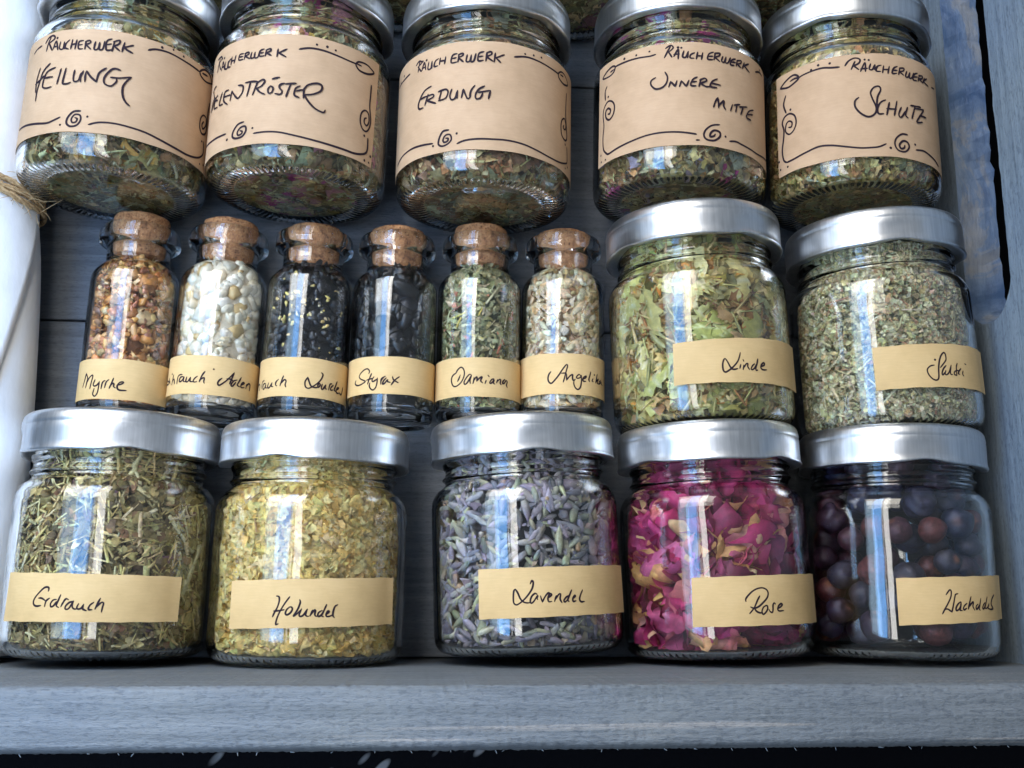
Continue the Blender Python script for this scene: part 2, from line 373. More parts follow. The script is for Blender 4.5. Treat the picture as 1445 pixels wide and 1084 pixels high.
lidp = [(2.16, 5.04), (2.30, 4.985), (2.43, 4.965), (2.50, 4.975), (2.515, 5.01), (2.505, 5.045), (2.49, 5.08), (2.487, 5.2), (2.487, 5.35), (2.487, 5.5), (2.487, 5.64), (2.476, 5.67), (2.478, 5.70), (2.487, 5.73)] + \
       smooth_prof([(2.482, 5.78), (2.455, 5.90), (2.40, 5.985), (2.32, 6.025), (2.22, 6.035)], 4) + [(2.12, 6.02), (2.02, 5.985), (1.9, 5.98), (0, 5.985)]
lid_me = mesh('lid', *lathe(lidp + [(0, 5.95), (2.3, 5.95), (2.40, 5.8), (2.40, 5.12)], 192, lugs), mats=(M_lid,))
RB = 1.22
bo = smooth_prof([(0, 0.14), (0.6, 0.12), (0.88, 0.02), (1.0, 0.0), (1.12, 0.05), (1.2, 0.18), (RB, 0.35)], 3) + [(RB, 1.5), (RB, 3.0)] + \
     smooth_prof([(RB, 3.95), (1.19, 4.12), (1.06, 4.32), (0.92, 4.45), (0.875, 4.56), (0.87, 4.75), (0.872, 4.95), (0.89, 5.01), (1.02, 5.05), (1.11, 5.10), (1.135, 5.2), (1.13, 5.32), (1.115, 5.42), (1.07, 5.53), (0.98, 5.59), (0.88, 5.60), (0.80, 5.57), (0.77, 5.48), (0.75, 5.2), (0.74, 4.75), (0.78, 4.55), (0.92, 4.35), (1.06, 4.12), (1.10, 3.9)], 4) + \
     [(1.10, 2.5), (1.10, 1.0)] + smooth_prof([(1.10, 0.5), (1.02, 0.34), (0.8, 0.28), (0.4, 0.31), (0, 0.32)], 3)
bottle_me = mesh('glass_body', *lathe(bo, 120), mats=(M_glass2,))
def corkmod(th, i, r, s, k): return r + 0.010 * math.sin(7 * th + i) + 0.007 * math.sin(23 * th + 2 * i), s + 0.010 * math.sin(5 * th + i * 2)
cork_me = mesh('cork', *lathe([(0, 4.66), (0.68, 4.66), (0.712, 4.69), (0.725, 5.0), (0.735, 5.3), (0.75, 5.5), (0.765, 5.62), (0.785, 5.78), (0.765, 5.86), (0.70, 5.885), (0.4, 5.89), (0, 5.89)], 64, corkmod), mats=(M_cork,))

# ------------------------------------------------------------------ labels and handwriting
DATA = {
 'Myrrhe': {'w': '-751,733 -702,931 -668,1107;-668,1107 -605,977 -618,856 -642,703;-621,840 -549,980 -467,1047 -455,989 -480,844 -502,674;-383,911 -417,791 -396,741 -329,755 -273,843;-271,859 -275,721 -293,543 -350,456 -402,514 -395,595 -383,668;-202,826 -208,737 -213,656;-212,737 -184,851 -141,884;-117,836 -136,689;-133,754 -106,860 -59,911;37,956 0,808 -33,677;-19,742 30,818 57,795 56,730 96,693;156,779 208,809 252,855 227,876 169,845 128,752 147,665 210,639 323,647', 'r': [0.384, 1.499]},
 'Aden': {'w': '-1314,1246 -1314,1116 -1155,985 -1059,986;-1313,928 -1082,893 -1013,997;-1058,1064 -963,891;.-902,1153;-826,1123 -846,990 -865,847;-838,950 -790,1001 -753,862;-665,853 -662,987 -640,1072 -579,1105 -528,1102;-492,1042 -569,1027 -599,934 -564,902 -501,956 -471,1031 -477,916 -419,895;-398,1029 -412,914 -366,894 -310,1008;-302,1018 -308,913 -249,894;-146,1050 -196,1001 -235,913 -192,886 -148,907;7,1195 -49,1075 -93,900;-76,958 -14,1020 9,1003 3,907 21,870;.186,1276;379,1053 326,986 300,905 330,849 392,901 502,1037 641,1261;641,1261 605,1117 558,933;484,1063 570,1061 629,1035;727,1077 646,1030 592,912 627,881 699,1003;826,1170 768,1019 740,935 806,908;847,961 929,1030 887,1049 838,959 855,895 932,914;995,1018 987,899;990,968 1059,1055 1113,1030 1109,872', 'r': [0.56, 1.647]},
 'Lourdes': {'w': '-1399,1125 -1399,1005 -1399,866;-1399,926 -1220,985 -1139,928 -1143,792;-1006,825 -1011,962 -984,1016 -912,1043;-849,945 -937,930 -942,814 -887,795 -832,913 -835,826 -781,809;-736,949 -758,826 -698,809 -634,928;-625,937 -636,841 -584,827;-450,1021 -509,956 -520,870 -480,839;-332,1113 -369,988 -400,835;-388,892 -304,1006 -261,967 -278,871 -257,804;510,1276 547,1225 507,1081 419,950 302,835 236,797 174,838 158,971 210,1102;210,1102 247,982 300,864 395,839 456,869;481,980 445,915 457,850 501,925 481,980;548,963 531,844 566,821 626,950;634,961 624,852 668,852;716,833 727,932 750,1006 797,1026;841,997 776,914 772,845 831,859;952,1123 898,953 873,868 930,843;950,887 1030,956 979,963 940,865 969,803 1031,818;1188,1016 1169,902 1134,791 1056,834', 'r': [0.548, 1.655]},
 'Styrax': {'w': '-499,1280 -479,1345 -536,1417 -625,1394 -726,1307 -768,1221 -717,1146 -592,1080 -591,1047 -690,992 -803,974 -892,1022 -896,1082 -876,1120;-424,1274 -470,1144 -516,981;-553,1093 -484,1112 -382,1138;-362,1179 -402,1106 -400,1048 -357,1054 -283,1117;-281,1142 -285,1001 -314,869 -375,806 -443,859 -469,944 -457,1010;-163,1157 -194,1082 -196,966;-192,1049 -149,1149 -98,1191;-77,1142 -133,1066 -156,975 -123,975 -43,1101 -54,1043 12,1021;59,1181 88,1091 189,1025;209,1193 114,1093 34,947', 'r': [0.702, 1.759]},
 'Damiana': {'w': '-573,1295 -529,1392 -456,1460 -398,1430 -361,1310 -380,1160 -448,1014 -565,925 -645,959 -689,1091 -675,1207 -620,1276 -565,1303;-459,1242 -487,1152 -525,1063;-203,1236 -244,1246 -310,1156 -363,1042 -348,966 -294,1005 -229,1136 -196,1219;-196,1219 -228,1086 -219,986;-136,1152 -147,1051 -160,985;-147,1051 -96,1160 -70,1169 -75,1052;-75,1052 -4,1154 43,1172 11,1071 58,1006;137,1086 111,992;176,1231 204,1192;316,1144 267,1122 219,1034 240,1002 302,1076 323,1128 303,1026 339,996;403,1130 382,1035;389,1069 456,1146 487,1134 473,1031 504,1002;601,1170 551,1110 536,1041 585,1057 636,1142 672,1107 646,1009 674,955', 'r': [0.623, 1.74]},
 'Angelika': {'w': '-381,1329 -427,1255 -449,1143 -430,1044 -378,991 -322,1038 -211,1204 -102,1415 -25,1531 -3,1489 -29,1361 -67,1163 -99,1022;-145,1274 -57,1283 -23,1249;-23,1249 -22,1080;-11,1095 44,1196 112,1250 112,1172 119,1102 147,1084 176,1121;313,1235 264,1264 205,1195 217,1154 289,1176 326,1251;326,1251 327,1082 303,910 243,833 178,883 142,992 148,1063;370,1144 442,1197 455,1248 389,1203 364,1129 377,1088 442,1091;583,1384 554,1272 525,1154 554,1102;654,1206 622,1129 662,1123;.700,1322;804,1366 776,1231 740,1096;758,1142 856,1235 805,1152 825,1100 879,1097;962,1217 890,1157 901,1103 990,1181 1004,1127 1067,1099', 'r': [0.687, 1.856]},
 'Linde': {'w': '156,1686 145,1587 122,1455 81,1336 36,1239 -12,1168 -34,1195 -42,1286 -39,1403 -23,1506 -10,1525;-10,1525 11,1440 38,1297 57,1245 83,1239 116,1260;152,1372 138,1261;181,1505 188,1460;185,1355 175,1237;179,1276 214,1390 234,1399 229,1320 249,1244;314,1403 288,1353 268,1272 278,1241 310,1291 339,1401;359,1542 342,1401 325,1281 329,1229 348,1245;400,1346 439,1394 444,1441 428,1451 398,1385 392,1305 417,1264 468,1272', 'c': [[-0.538, 2.008], [1.212, 2.193], [1.212, 0.91], [-0.55, 0.896]]},
 'Salbei': {'w': '.94,1657;78,1513 38,1493 6,1433 -5,1367 6,1262 39,1156 76,1111 104,1132 117,1211 125,1436 143,1635 171,1784 205,1860 224,1816 226,1683 204,1601 146,1450;217,1509 183,1427 159,1306 165,1253 195,1322 210,1363;207,1376 196,1282 210,1257;210,1257 245,1327 285,1531;280,1491 264,1330 271,1277 288,1280;372,1593 355,1503 350,1409 348,1262;348,1262 315,1284 318,1350 349,1395;357,1410 384,1389 419,1462;419,1456 384,1375 372,1307 394,1304;451,1403 437,1320 453,1270;490,1606 515,1590', 'c': [[-0.534, 2.061], [1.048, 2.148], [1.048, 0.954], [-0.534, 0.909]]},
 'Erdrauch': {'w': '-278,1581 -275,1654 -299,1676 -332,1645 -383,1526 -421,1407 -431,1318 -420,1260 -389,1232 -344,1248;-374,1416 -342,1417 -298,1360;-257,1420 -291,1353 -301,1228;-189,1393 -220,1377 -242,1296 -235,1223 -208,1253 -187,1342;-150,1504 -167,1386 -183,1254 -159,1211;-114,1359 -129,1285 -138,1227;-124,1315 -98,1411 -73,1390;-31,1355 -65,1324 -94,1243 -94,1177 -65,1186 -40,1289 -25,1362;-30,1333 -32,1231 -12,1180 10,1188;23,1305 9,1217 22,1181 50,1204 69,1292;69,1292 62,1190 97,1147;154,1339 126,1280 112,1206 119,1170 144,1171;210,1437 191,1326 171,1186;178,1223 219,1334 241,1328 234,1225 229,1122', 'c': [[-0.837, 2.013], [0.98, 1.978], [0.969, 0.898], [-0.87, 0.864]]},
 'Holunder': {'w': '-188,1642 -165,1628 -160,1532 -175,1383 -202,1248 -216,1159;-62,1632 -98,1504 -137,1340 -164,1191 -179,1057 -180,976 -159,999;-210,1292 -160,1302 -109,1326;-59,1387 -85,1327 -95,1238 -79,1209 -50,1254 -31,1344 -45,1395 -65,1387;32,1561 39,1509 19,1345 -19,1181 15,1241 55,1347;54,1354 34,1213 47,1176 75,1214 108,1348;108,1348 93,1229 105,1185 123,1186;156,1328 135,1193;140,1216 171,1321 183,1321 179,1217 195,1180;246,1323 216,1277 206,1203 221,1181 250,1249;285,1458 258,1293 242,1204 261,1174;284,1220 313,1295 300,1309 284,1234 291,1183 321,1191 345,1221;393,1462 366,1416 350,1281 352,1191 365,1162', 'c': [[-0.706, 1.986], [1.07, 2.149], [1.075, 1.0], [-0.7, 0.849]]},
 'Lavendel': {'w': '-62,1718 -45,1793 -33,1754 -41,1633 -68,1513 -119,1366 -170,1264 -204,1229 -228,1284 -229,1451 -221,1572 -208,1602;-208,1602 -185,1508 -162,1370 -132,1291 -96,1266 -65,1278;-1,1462 -19,1486 -51,1421 -68,1316 -59,1255 -34,1298 -1,1417 8,1431 -2,1371 4,1340;33,1421 41,1337 49,1276;49,1276 79,1410 112,1491 131,1466;104,1362 143,1435 125,1467 104,1362 112,1278 141,1283;188,1416 169,1281;176,1326 214,1444 234,1450 226,1337 244,1244;314,1406 286,1362 264,1288 277,1256 313,1330;352,1541 321,1390 305,1300 318,1268;358,1326 391,1385 384,1408 362,1341 364,1264 396,1277;476,1533 446,1396 437,1305 454,1249 493,1254', 'c': [[-0.582, 2.107], [1.229, 2.133], [1.276, 0.935], [-0.588, 0.907]]},
 'Rose': {'w': '14,1413 13,1467 38,1548 86,1652 140,1715 198,1730 241,1680 255,1596 240,1489 192,1373 142,1281 94,1243 57,1275;160,1535 131,1424 95,1260 43,1116;94,1243 118,1164 153,1127 179,1137;228,1299 194,1266 172,1161 183,1089 212,1134 236,1216 233,1299 211,1295;332,1329 318,1359 301,1307 298,1212 287,1129 262,1155 252,1203;361,1220 396,1265 417,1312 399,1337 366,1279 354,1196 374,1159 428,1167', 'c': [[-0.504, 2.015], [1.209, 2.072], [1.21, 0.822], [-0.518, 0.818]]},
 'Wacholder': {'w': '36,1621 77,1743 93,1711 86,1578 53,1417 15,1270 -13,1150;15,1256 43,1271 87,1201;87,1201 107,1367 127,1553 139,1634 167,1655;192,1457 159,1396 135,1302 139,1236 168,1277 196,1385;198,1451 188,1331 179,1251 205,1246;266,1421 234,1360 219,1293 228,1260 259,1301;325,1591 302,1443 279,1282;287,1336 342,1458 353,1445 342,1351 364,1259;417,1408 391,1367 385,1300 400,1287 432,1382;465,1551 446,1409 429,1302 444,1262;534,1453 498,1385 485,1304 508,1305 542,1413;578,1597 555,1468 528,1332 546,1306;546,1306 579,1347 606,1429;605,1416 583,1321 621,1295;741,1659 681,1554 653,1417 691,1310 620,1288', 'c': [[-0.441, 2.007], [1.056, 2.18], [1.056, 1.053], [-0.435, 0.842]]},
 'Heilung': {'w': '-555,3555 -587,3387 -604,3170;-636,3420 -588,3554 -524,3579 -497,3481 -575,3380;-575,3380 -514,3139;-505,3154 -471,3385 -434,3122;-500,3235 -445,3229;.-497,3481;.-461,3476;-410,3339 -414,3155 -370,3127 -359,3320;-359,3320 -352,3113;-298,3365 -335,3272 -342,3151 -300,3099;-264,3359 -274,3094;-215,3352 -225,3086;-273,3216 -218,3241;-144,3327 -188,3288 -187,3103 -140,3090;-187,3197 -151,3212;-113,3307 -117,3082;-120,3295 -77,3331 -66,3270 -111,3205;-111,3205 -58,3087;-16,3298 -21,3092 14,3100 27,3287;27,3287 29,3103 64,3113 75,3342;142,3428 96,3349 100,3104 155,3125;96,3246 141,3284;172,3379 157,3085;159,3353 219,3423 216,3319 171,3235;171,3235 232,3121;269,3389 253,3112;355,3362 269,3245;269,3245 306,3185 357,3137;-663,2714 -699,2389 -693,2037;-512,2759 -603,2572 -640,2309 -667,2040 -669,1776;-716,2278 -633,2365 -580,2436;-429,2608 -533,2533 -574,2350 -579,2129 -520,2057 -451,2067;-564,2365 -451,2351;-353,2541 -367,2342 -381,2123;-294,2547 -306,2326 -312,2125 -269,2097 -222,2131;-193,2472 -198,2270 -184,2157 -140,2188 -120,2390;-101,2452 -122,2269 -116,2148;-71,2152 -74,2353 -64,2455;-64,2455 -20,2300 43,2172;43,2172 60,2419 123,2582;262,2585 192,2591 131,2402 113,2234 136,2122 192,2104 235,2246 231,2325;175,2340 257,2359 372,2450;372,2450 330,2300 302,2121 312,1885 347,1724 388,1649', 'o': '-863,3294 -799,3362 -704,3395;507,3349 585,3443 725,3491 921,3468 1141,3452;.645,3561;.772,3629;.902,3585;1153,3468 1239,3628 1356,3635 1433,3499 1437,3460 1293,3331 1186,3361 1153,3468;1206,3475 1310,3529;-1033,1231 -830,1179 -623,1102 -450,1043 -346,1111 -290,1167;.-278,951;.-1,1182;-76,1330 -149,1307 -202,1149 -209,991 -166,902 -100,932 -66,1073 -77,1211 -130,1227 -161,1108 -148,1009 -112,1022 -101,1110 -125,1140;20,968 121,1056 257,1085 396,1072 569,1038 742,966 917,915 1104,908 1283,1036 1387,1249 1386,1462 1371,1615;1434,2862 1412,2528 1417,2187 1403,1911 1319,1788 1261,1910 1257,2162 1308,2332 1383,2318 1384,2103 1324,1943 1298,2041 1329,2164;.1331,1576;.1337,907;.1428,976', 'c': [[-1.75, 3.67], [1.75, 3.67], [1.75, 0.754], [-1.75, 0.754]]},
 'Seelen': {'w': '-989,3455 -1027,3264 -1044,3032;-1066,3443 -971,3434 -947,3353 -1008,3263 -954,3033;-933,2975 -907,3216 -860,2942;-931,3068 -872,3049;.-931,3335;.-885,3309;-848,3160 -854,2975 -809,2934 -796,3132;-796,3132 -788,2917;-753,3171 -793,3072 -798,2963 -750,2923;-733,3212 -742,2973;-670,3202 -690,2990;-737,3083 -680,3077;-557,3183 -611,3180 -619,3035 -559,3015;-616,3115 -562,3100;-530,3168 -541,3005;-539,3173 -489,3184 -486,3126 -532,3094;-532,3094 -473,2989;-447,3164 -457,3008 -417,3002 -407,3147;-407,3147 -409,2999 -370,2992 -354,3166;-304,3208 -346,3164 -349,3015 -297,3013;-347,3101 -307,3105;-274,3183 -282,2998;-281,3173 -231,3202 -229,3138 -273,3089;-273,3089 -218,3006;-147,3187 -154,2964;-53,3192 -150,3057;-137,3076 -59,2961;-1029,2614 -1111,2548 -1058,2263 -1095,2035 -1153,1944;-1026,2268 -1097,2209 -1128,1975;-956,2275 -1018,2184 -1034,1954 -942,1903;-1035,2164 -950,2118;-853,2257 -883,2094 -898,1920 -830,1892;-734,2235 -801,2212 -810,1977 -732,1805;-800,2080 -704,2064;-695,1890 -678,2158;-678,2158 -621,1972 -579,1874;-579,1874 -525,2030 -524,2215 -588,2268;-494,2292 -406,2293 -345,2273;-429,2283 -445,2068 -462,1891;-344,2254 -368,2077 -391,1901;-358,2221 -287,2314 -264,2255 -296,2132 -352,2073;-352,2073 -304,1951 -252,1886;-196,2118 -221,2029 -211,1918 -177,1934 -167,2061 -196,2118;-182,2319 -108,2366;-50,2194 -95,2154 -99,2062 -70,1972 -87,1880 -141,1896;-43,2177 68,2218;16,2198 -5,2018 -25,1813;110,2157 66,2070 58,1885 106,1826;75,1999 139,2057;151,2098 152,1824;140,2020 187,2205 278,2304 333,2262 324,2109 247,1975 156,1917;156,1917 214,1721 285,1573 367,1518 386,1596', 'o': '73,3218 184,3290 319,3296 475,3259 612,3231 711,3235;.251,3425;.363,3431;.457,3395;710,3254 751,3336 853,3375 939,3323 982,3260 882,3120 768,3087 712,3180 710,3254;719,3244 781,3247;-1332,1067 -1053,976 -885,960 -717,948;.-693,768;.-361,953;-473,1164 -546,1124 -601,970 -612,812 -564,733 -480,750 -438,897 -451,1029 -508,1015 -545,905 -533,809 -492,827 -482,895 -512,926;-344,797 -209,822 -74,812 84,751 269,695 461,661 640,650 773,663 902,779 949,939 948,1275;951,2856 949,2565 946,2219 976,1834 958,1588 910,1441 849,1471 814,1660 825,1897 879,2030 933,1976 947,1764 914,1615 875,1668 877,1783 906,1833;.888,1295;.913,597;.985,602;.1007,804', 'c': [[-2.223, 3.641], [1.077, 3.641], [1.037, 0.494], [-2.223, 0.494]]},
 'Erdung': {'w': '-856,3627 -882,3324;-922,3556 -867,3638 -823,3558 -886,3482;-886,3482 -828,3292;-818,3303 -782,3521 -758,3289;-809,3372 -760,3367;.-809,3576;.-750,3563;-715,3484 -726,3282 -684,3269 -670,3468;-670,3468 -670,3258;-585,3486 -626,3437 -638,3292 -591,3279;-561,3489 -571,3305;-495,3489 -507,3287;-568,3398 -496,3387;-363,3525 -414,3489 -427,3285 -361,3278;-421,3396 -369,3406;-341,3499 -349,3275;-346,3489 -299,3513 -298,3448 -347,3399;-347,3399 -289,3257;-249,3456 -258,3269 -219,3269 -204,3448;-204,3448 -208,3260 -175,3275 -155,3481;-70,3538 -122,3480 -129,3273 -75,3285;-126,3386 -80,3405;-36,3522 -47,3257;-42,3502 5,3546 13,3472 -42,3389;-42,3389 28,3267;53,3518 42,3251;148,3490 55,3367;62,3369 111,3251;-667,2724 -756,2658 -812,2514 -850,2318 -836,2174 -776,2162;-821,2445 -734,2470;-707,2507 -748,2217;-743,2458 -645,2463 -635,2382 -723,2329;-723,2329 -599,2171;-531,2507 -559,2242;-571,2492 -485,2521 -453,2432 -481,2258 -567,2227;-410,2488 -430,2310 -413,2191 -370,2213 -344,2428;-344,2428 -348,2206;-299,2211 -280,2449;-280,2449 -236,2180 -208,2195;-208,2195 -197,2398 -157,2543;-55,2526 -115,2430 -148,2283 -139,2152 -92,2189 -73,2320;-121,2337 8,2403;10,2396 -11,2159', 'o': '-1420,3452 -1203,3419 -1043,3431;.-1200,3546;.-1323,3489;266,3485 402,3568 551,3570 723,3541 901,3524;.390,3648;.498,3687;.604,3714;887,3527 958,3662 1061,3659 1150,3495 1025,3359 915,3404 887,3527;943,3554 1007,3572;-1322,947 -1163,1053 -957,1090 -784,1064 -622,1015;.-618,939;.-341,1190;-432,1318 -499,1302 -540,1137 -549,957 -501,880 -434,927 -399,1042 -416,1176 -467,1178 -496,1061 -480,981 -443,1003 -436,1074 -463,1095;-333,895 -251,969 -115,1006 46,1011 211,1022 387,995 548,933 737,878 929,904 1098,1038 1143,1161 1130,1552;1105,3181 1087,2727 1089,2417 1112,2133 1128,1840 1073,1702 984,1759 958,2000 982,2218 1050,2333 1090,2185 1071,2028 1016,2024 1033,2120;.1074,1579;.1079,872;.1154,982', 'c': [[-1.75, 3.863], [1.75, 3.863], [1.75, 0.709], [-1.75, 0.709]]},
 'Innere': {'w': '-308,3742 -342,3581 -377,3403;-363,3682 -308,3761 -281,3678 -322,3575;-335,3579 -295,3398;-275,3412 -227,3612 -228,3328;-275,3476 -214,3478;.-229,3680;.-193,3665;-166,3568 -180,3399 -146,3378 -119,3548;-119,3548 -126,3359;-51,3514 -92,3454 -99,3360 -58,3351;-16,3538 -31,3328;40,3530 25,3319;-23,3424 32,3434;163,3589 111,3513 96,3357 154,3359;103,3435 155,3465;185,3580 169,3365;177,3558 238,3587 230,3507 177,3444;177,3444 237,3340;277,3513 260,3371 292,3350 317,3517;317,3517 308,3360 341,3361 376,3536;446,3550 392,3472 374,3326 426,3344;383,3409 445,3446;474,3534 454,3346;465,3515 532,3563 522,3477 464,3411;464,3411 530,3351;584,3552 550,3349;664,3590 572,3445;583,3447 672,3341;-371,2967 -344,2808 -358,2625 -406,2510 -475,2501 -524,2637 -524,2769 -474,2839;-331,2506 -310,2668;-310,2668 -263,2509;-263,2509 -243,2674;-216,2503 -196,2668;-196,2668 -143,2498;-143,2498 -115,2684;-26,2785 -74,2705 -95,2536 -41,2522;-85,2630 -33,2653;15,2736 -7,2508;1,2696 57,2764 78,2695 8,2604;8,2604 70,2525 142,2547;203,2796 143,2697 120,2540 194,2531;135,2638 240,2626;153,1939 176,2114 207,2238;207,2238 213,2074 212,1944;213,1999 275,2178 274,2029 297,1929;389,2132 362,1929;407,2125 498,2209;451,2155 431,1936;488,2126 611,2225;547,2172 505,1914;731,2241 643,2122 596,1912 675,1887;619,2006 716,2086', 'o': '-474,3546 -545,3527 -664,3559 -810,3581 -996,3589;.-862,3695;.-703,3665;.-545,3672;-996,3589 -1049,3647 -1155,3592 -1237,3474 -1105,3396 -1027,3446 -996,3589;-1027,3525 -1082,3508;812,3503 922,3624 1020,3626;.937,3700;-1148,3132 -1184,2997 -1177,2736;.-1121,2779;-1129,1035 -1208,1246 -1225,1608 -1205,1972 -1224,2302 -1202,2512 -1125,2640 -1045,2555 -1008,2365 -1032,2140 -1099,2053 -1160,2175 -1169,2359 -1124,2426 -1077,2338 -1088,2234 -1123,2252;-1142,1047 -1094,1020 -968,1057 -757,1117 -575,1174 -407,1189 -220,1164 -40,1103;-41,932 -7,937;.294,1135;224,1451 135,1398 64,1250 42,1080 76,968 162,969 225,1102 223,1230 164,1262 120,1174 112,1062 155,1094 170,1154;347,1026 432,1066 524,1037 674,1007 841,1007 1199,1169;.-1266,1125;.-1256,912;.-1166,899', 'c': [[-1.322, 3.84], [1.978, 3.84], [1.978, 0.789], [-1.342, 0.789]]},
 'Schutz': {'w': '-399,3388 -357,3525 -290,3592 -238,3532 -254,3421 -308,3357;-292,3486 -336,3252;-308,3357 -257,3232;-239,3171 -187,3429 -186,3164;-237,3247 -164,3257;.-188,3524;.-145,3510;-127,3388 -144,3237 -111,3217 -80,3369;-80,3369 -86,3217;-11,3357 -54,3314 -70,3180 -22,3166;18,3342 1,3131;83,3338 63,3125;8,3227 73,3241;183,3372 135,3297 115,3139 170,3158;125,3229 177,3248;215,3347 193,3129;206,3325 265,3352 259,3273 203,3221;203,3221 258,3140;306,3279 283,3115 318,3115 350,3267;350,3267 336,3106 373,3122 408,3286;471,3331 417,3254 391,3084 451,3087;404,3168 467,3213;503,3298 472,3084;491,3270 562,3309 546,3218 487,3171;487,3171 553,3109;599,3283 557,3093;656,3316 580,3163 675,3102;-274,2387 -315,2285 -313,2097 -258,1899 -181,1796 -112,1886 -95,2073 -130,2334 -146,2521 -109,2670 -53,2710 -35,2600 -75,2372 -89,2036;14,2307 -44,2225 -82,2036 -72,1888 -16,1893;56,2240 18,1861;147,2303 105,1861;22,2047 133,2055;197,2134 160,1915 188,1832 251,2045;280,2171 248,1931 279,1852;326,2251 484,2295;392,2270 332,1861;389,2193 516,2242 526,2212 404,1809 499,1853;453,2028 573,2041', 'o': '784,3173 887,3238;-459,3376 -545,3402 -640,3455 -754,3454 -875,3426 -932,3385;.-772,3500;.-687,3574;.-559,3544;-1203,3347 -1118,3466 -1014,3547 -955,3505 -928,3380 -993,3290 -1084,3250 -1203,3347;-1044,3403 -982,3423 -932,3396;-1117,3032 -1156,2782 -1122,2492;.-1057,2532;-1140,981 -1188,1093 -1207,1400 -1178,1756 -1168,2016 -1189,2232 -1150,2386 -1072,2420 -1003,2293 -985,2065 -1020,1868 -1085,1796 -1140,1929 -1130,2131 -1086,2202 -1042,2119 -1053,1996 -1093,2017;-1140,981 -1037,989 -872,1056 -724,1117 -587,1073 -432,966 -278,888 -134,891 -66,930 -9,1001;.41,888;.357,1102;.-1269,1117;.-1248,857;.-1129,838;255,1340 182,1330 110,1178 93,991 131,836 216,827 269,978 248,1116 193,1131 147,1005 163,900 203,932 213,1010;365,943 486,986 602,937 716,879 826,787', 'c': [[-1.266, 3.714], [2.034, 3.714], [2.034, 0.633], [-1.29, 0.633]]}}
def parse(txt):
    out = []
    for st in txt.split(';'):
        dot = st.startswith('.'); out.append((dot, [tuple(int(c) / 1000 for c in q.split(',')) for q in st.lstrip('.').split()]))
    return out
def catmull(P, step=0.02):
    P = np.array(P, float)
    if len(P) < 2: return P
    out = []
    for i in range(len(P) - 1):
        p0, p1, p2, p3 = P[max(i - 1, 0)], P[i], P[i + 1], P[min(i + 2, len(P) - 1)]
        n = max(2, int(np.linalg.norm(p2 - p1) / step))
        for t in np.linspace(0, 1, n, endpoint=False):
            out.append(0.5 * ((2 * p1) + (-p0 + p2) * t + (2 * p0 - 5 * p1 + 4 * p2 - p3) * t * t + (-p0 + 3 * p1 - 3 * p2 + p3) * t ** 3))
    out.append(P[-1]); return np.array(out)
def ink(txt, r, width):
    V, F = [], []; rad = r
    for dot, uv in parse(txt):
        rad += 0.0004
        P = [(t * r, s) for t, s in uv]
        if dot:
            b = len(V); c = P[0]; w = width * rng.uniform(0.55, 0.75)
            V.append(pol(c[0] / r, c[1], rad))
            for k in range(10):
                a = 2 * math.pi * k / 10; V.append(pol((c[0] + w * math.cos(a) * rng.uniform(.85, 1.1)) / r, c[1] + w * math.sin(a) * rng.uniform(.85, 1.1), rad))
            for k in range(10): F.append((b, b + 1 + k, b + 1 + (k + 1) % 10))
            continue
        Q = catmull(P); n = len(Q); b = len(V)
        T_ = np.gradient(Q, axis=0); T_ /= np.linalg.norm(T_, axis=1)[:, None] + 1e-9
        Nn = np.stack([-T_[:, 1], T_[:, 0]], 1)
        wob = 1 + 0.13 * np.sin(np.linspace(0, rng.uniform(2, 9), n) + rng.uniform(0, 6))
        for i in range(n):
            e = min(i, n - 1 - i); w = width * 0.5 * wob[i] * (0.62 + 0.38 * min(1, e / 3))
            rr = rad + 0.0004 * i / n
            for sgn in (1, -1):
                q = Q[i] + sgn * w * Nn[i]; V.append(pol(q[0] / r, q[1], rr))
        for i in range(n - 1): F.append((b + 2 * i, b + 2 * i + 1, b + 2 * i + 3, b + 2 * i + 2))
        for i0, sg in ((0, -1), (n - 1, 1)):       # round caps
            c = Q[i0]; t = T_[i0] * sg; nn = Nn[i0]; w = np.linalg.norm(np.array([0.5 * width * wob[i0] * 0.62]))
            ids = []
            for k in range(6):
                a = math.pi * k / 5; q = c + w * (math.cos(a) * nn + math.sin(a) * t); ids.append(len(V)); V.append(pol(q[0] / r, q[1], rad + 0.0002))
            F.append(tuple(ids))
    return V, F
def patch(c, r0, r1, nx=48, ny=8, lift=False):
    """curved paper patch with a thickness; c = corners TL TR BR BL as (angle, s)"""
    V, F = [], []
    tl, tr, br, bl = [np.array(q) for q in c]
    for r in (r1, r0):
        for j in range(ny + 1):
            for i in range(nx + 1):
                a, b = i / nx, j / ny
                q = (tl * (1 - a) + tr * a) * (1 - b) + (bl * (1 - a) + br * a) * b
                jj = 0.006 * math.sin(37 * a + 11 * b) if j in (0, ny) else 0
                V.append(pol(q[0], q[1] + jj, r + (0.035 * max(0, (a - 0.94) / 0.06) ** 1.5 + 0.012 * max(0, (0.05 - a) / 0.05) ** 1.5 if lift else 0)))
    w = nx + 1; o = w * (ny + 1)
    for j in range(ny):
        for i in range(nx):
            a = j * w + i; F.append((a, a + w, a + w + 1, a + 1)); F.append((o + a, o + a + 1, o + a + w + 1, o + a + w))
    rim = [i for i in range(w)] + [j * w + nx for j in range(1, ny + 1)] + [ny * w + i for i in range(nx - 1, -1, -1)] + [j * w for j in range(ny - 1, 0, -1)]
    m = len(rim); b0 = len(V); V += [V[i] for i in rim] + [V[o + i] for i in rim]          # own corners, so the cut edge stays crisp
    for i in range(m): F.append((b0 + i, b0 + (i + 1) % m, b0 + m + (i + 1) % m, b0 + m + i))
    return V, F
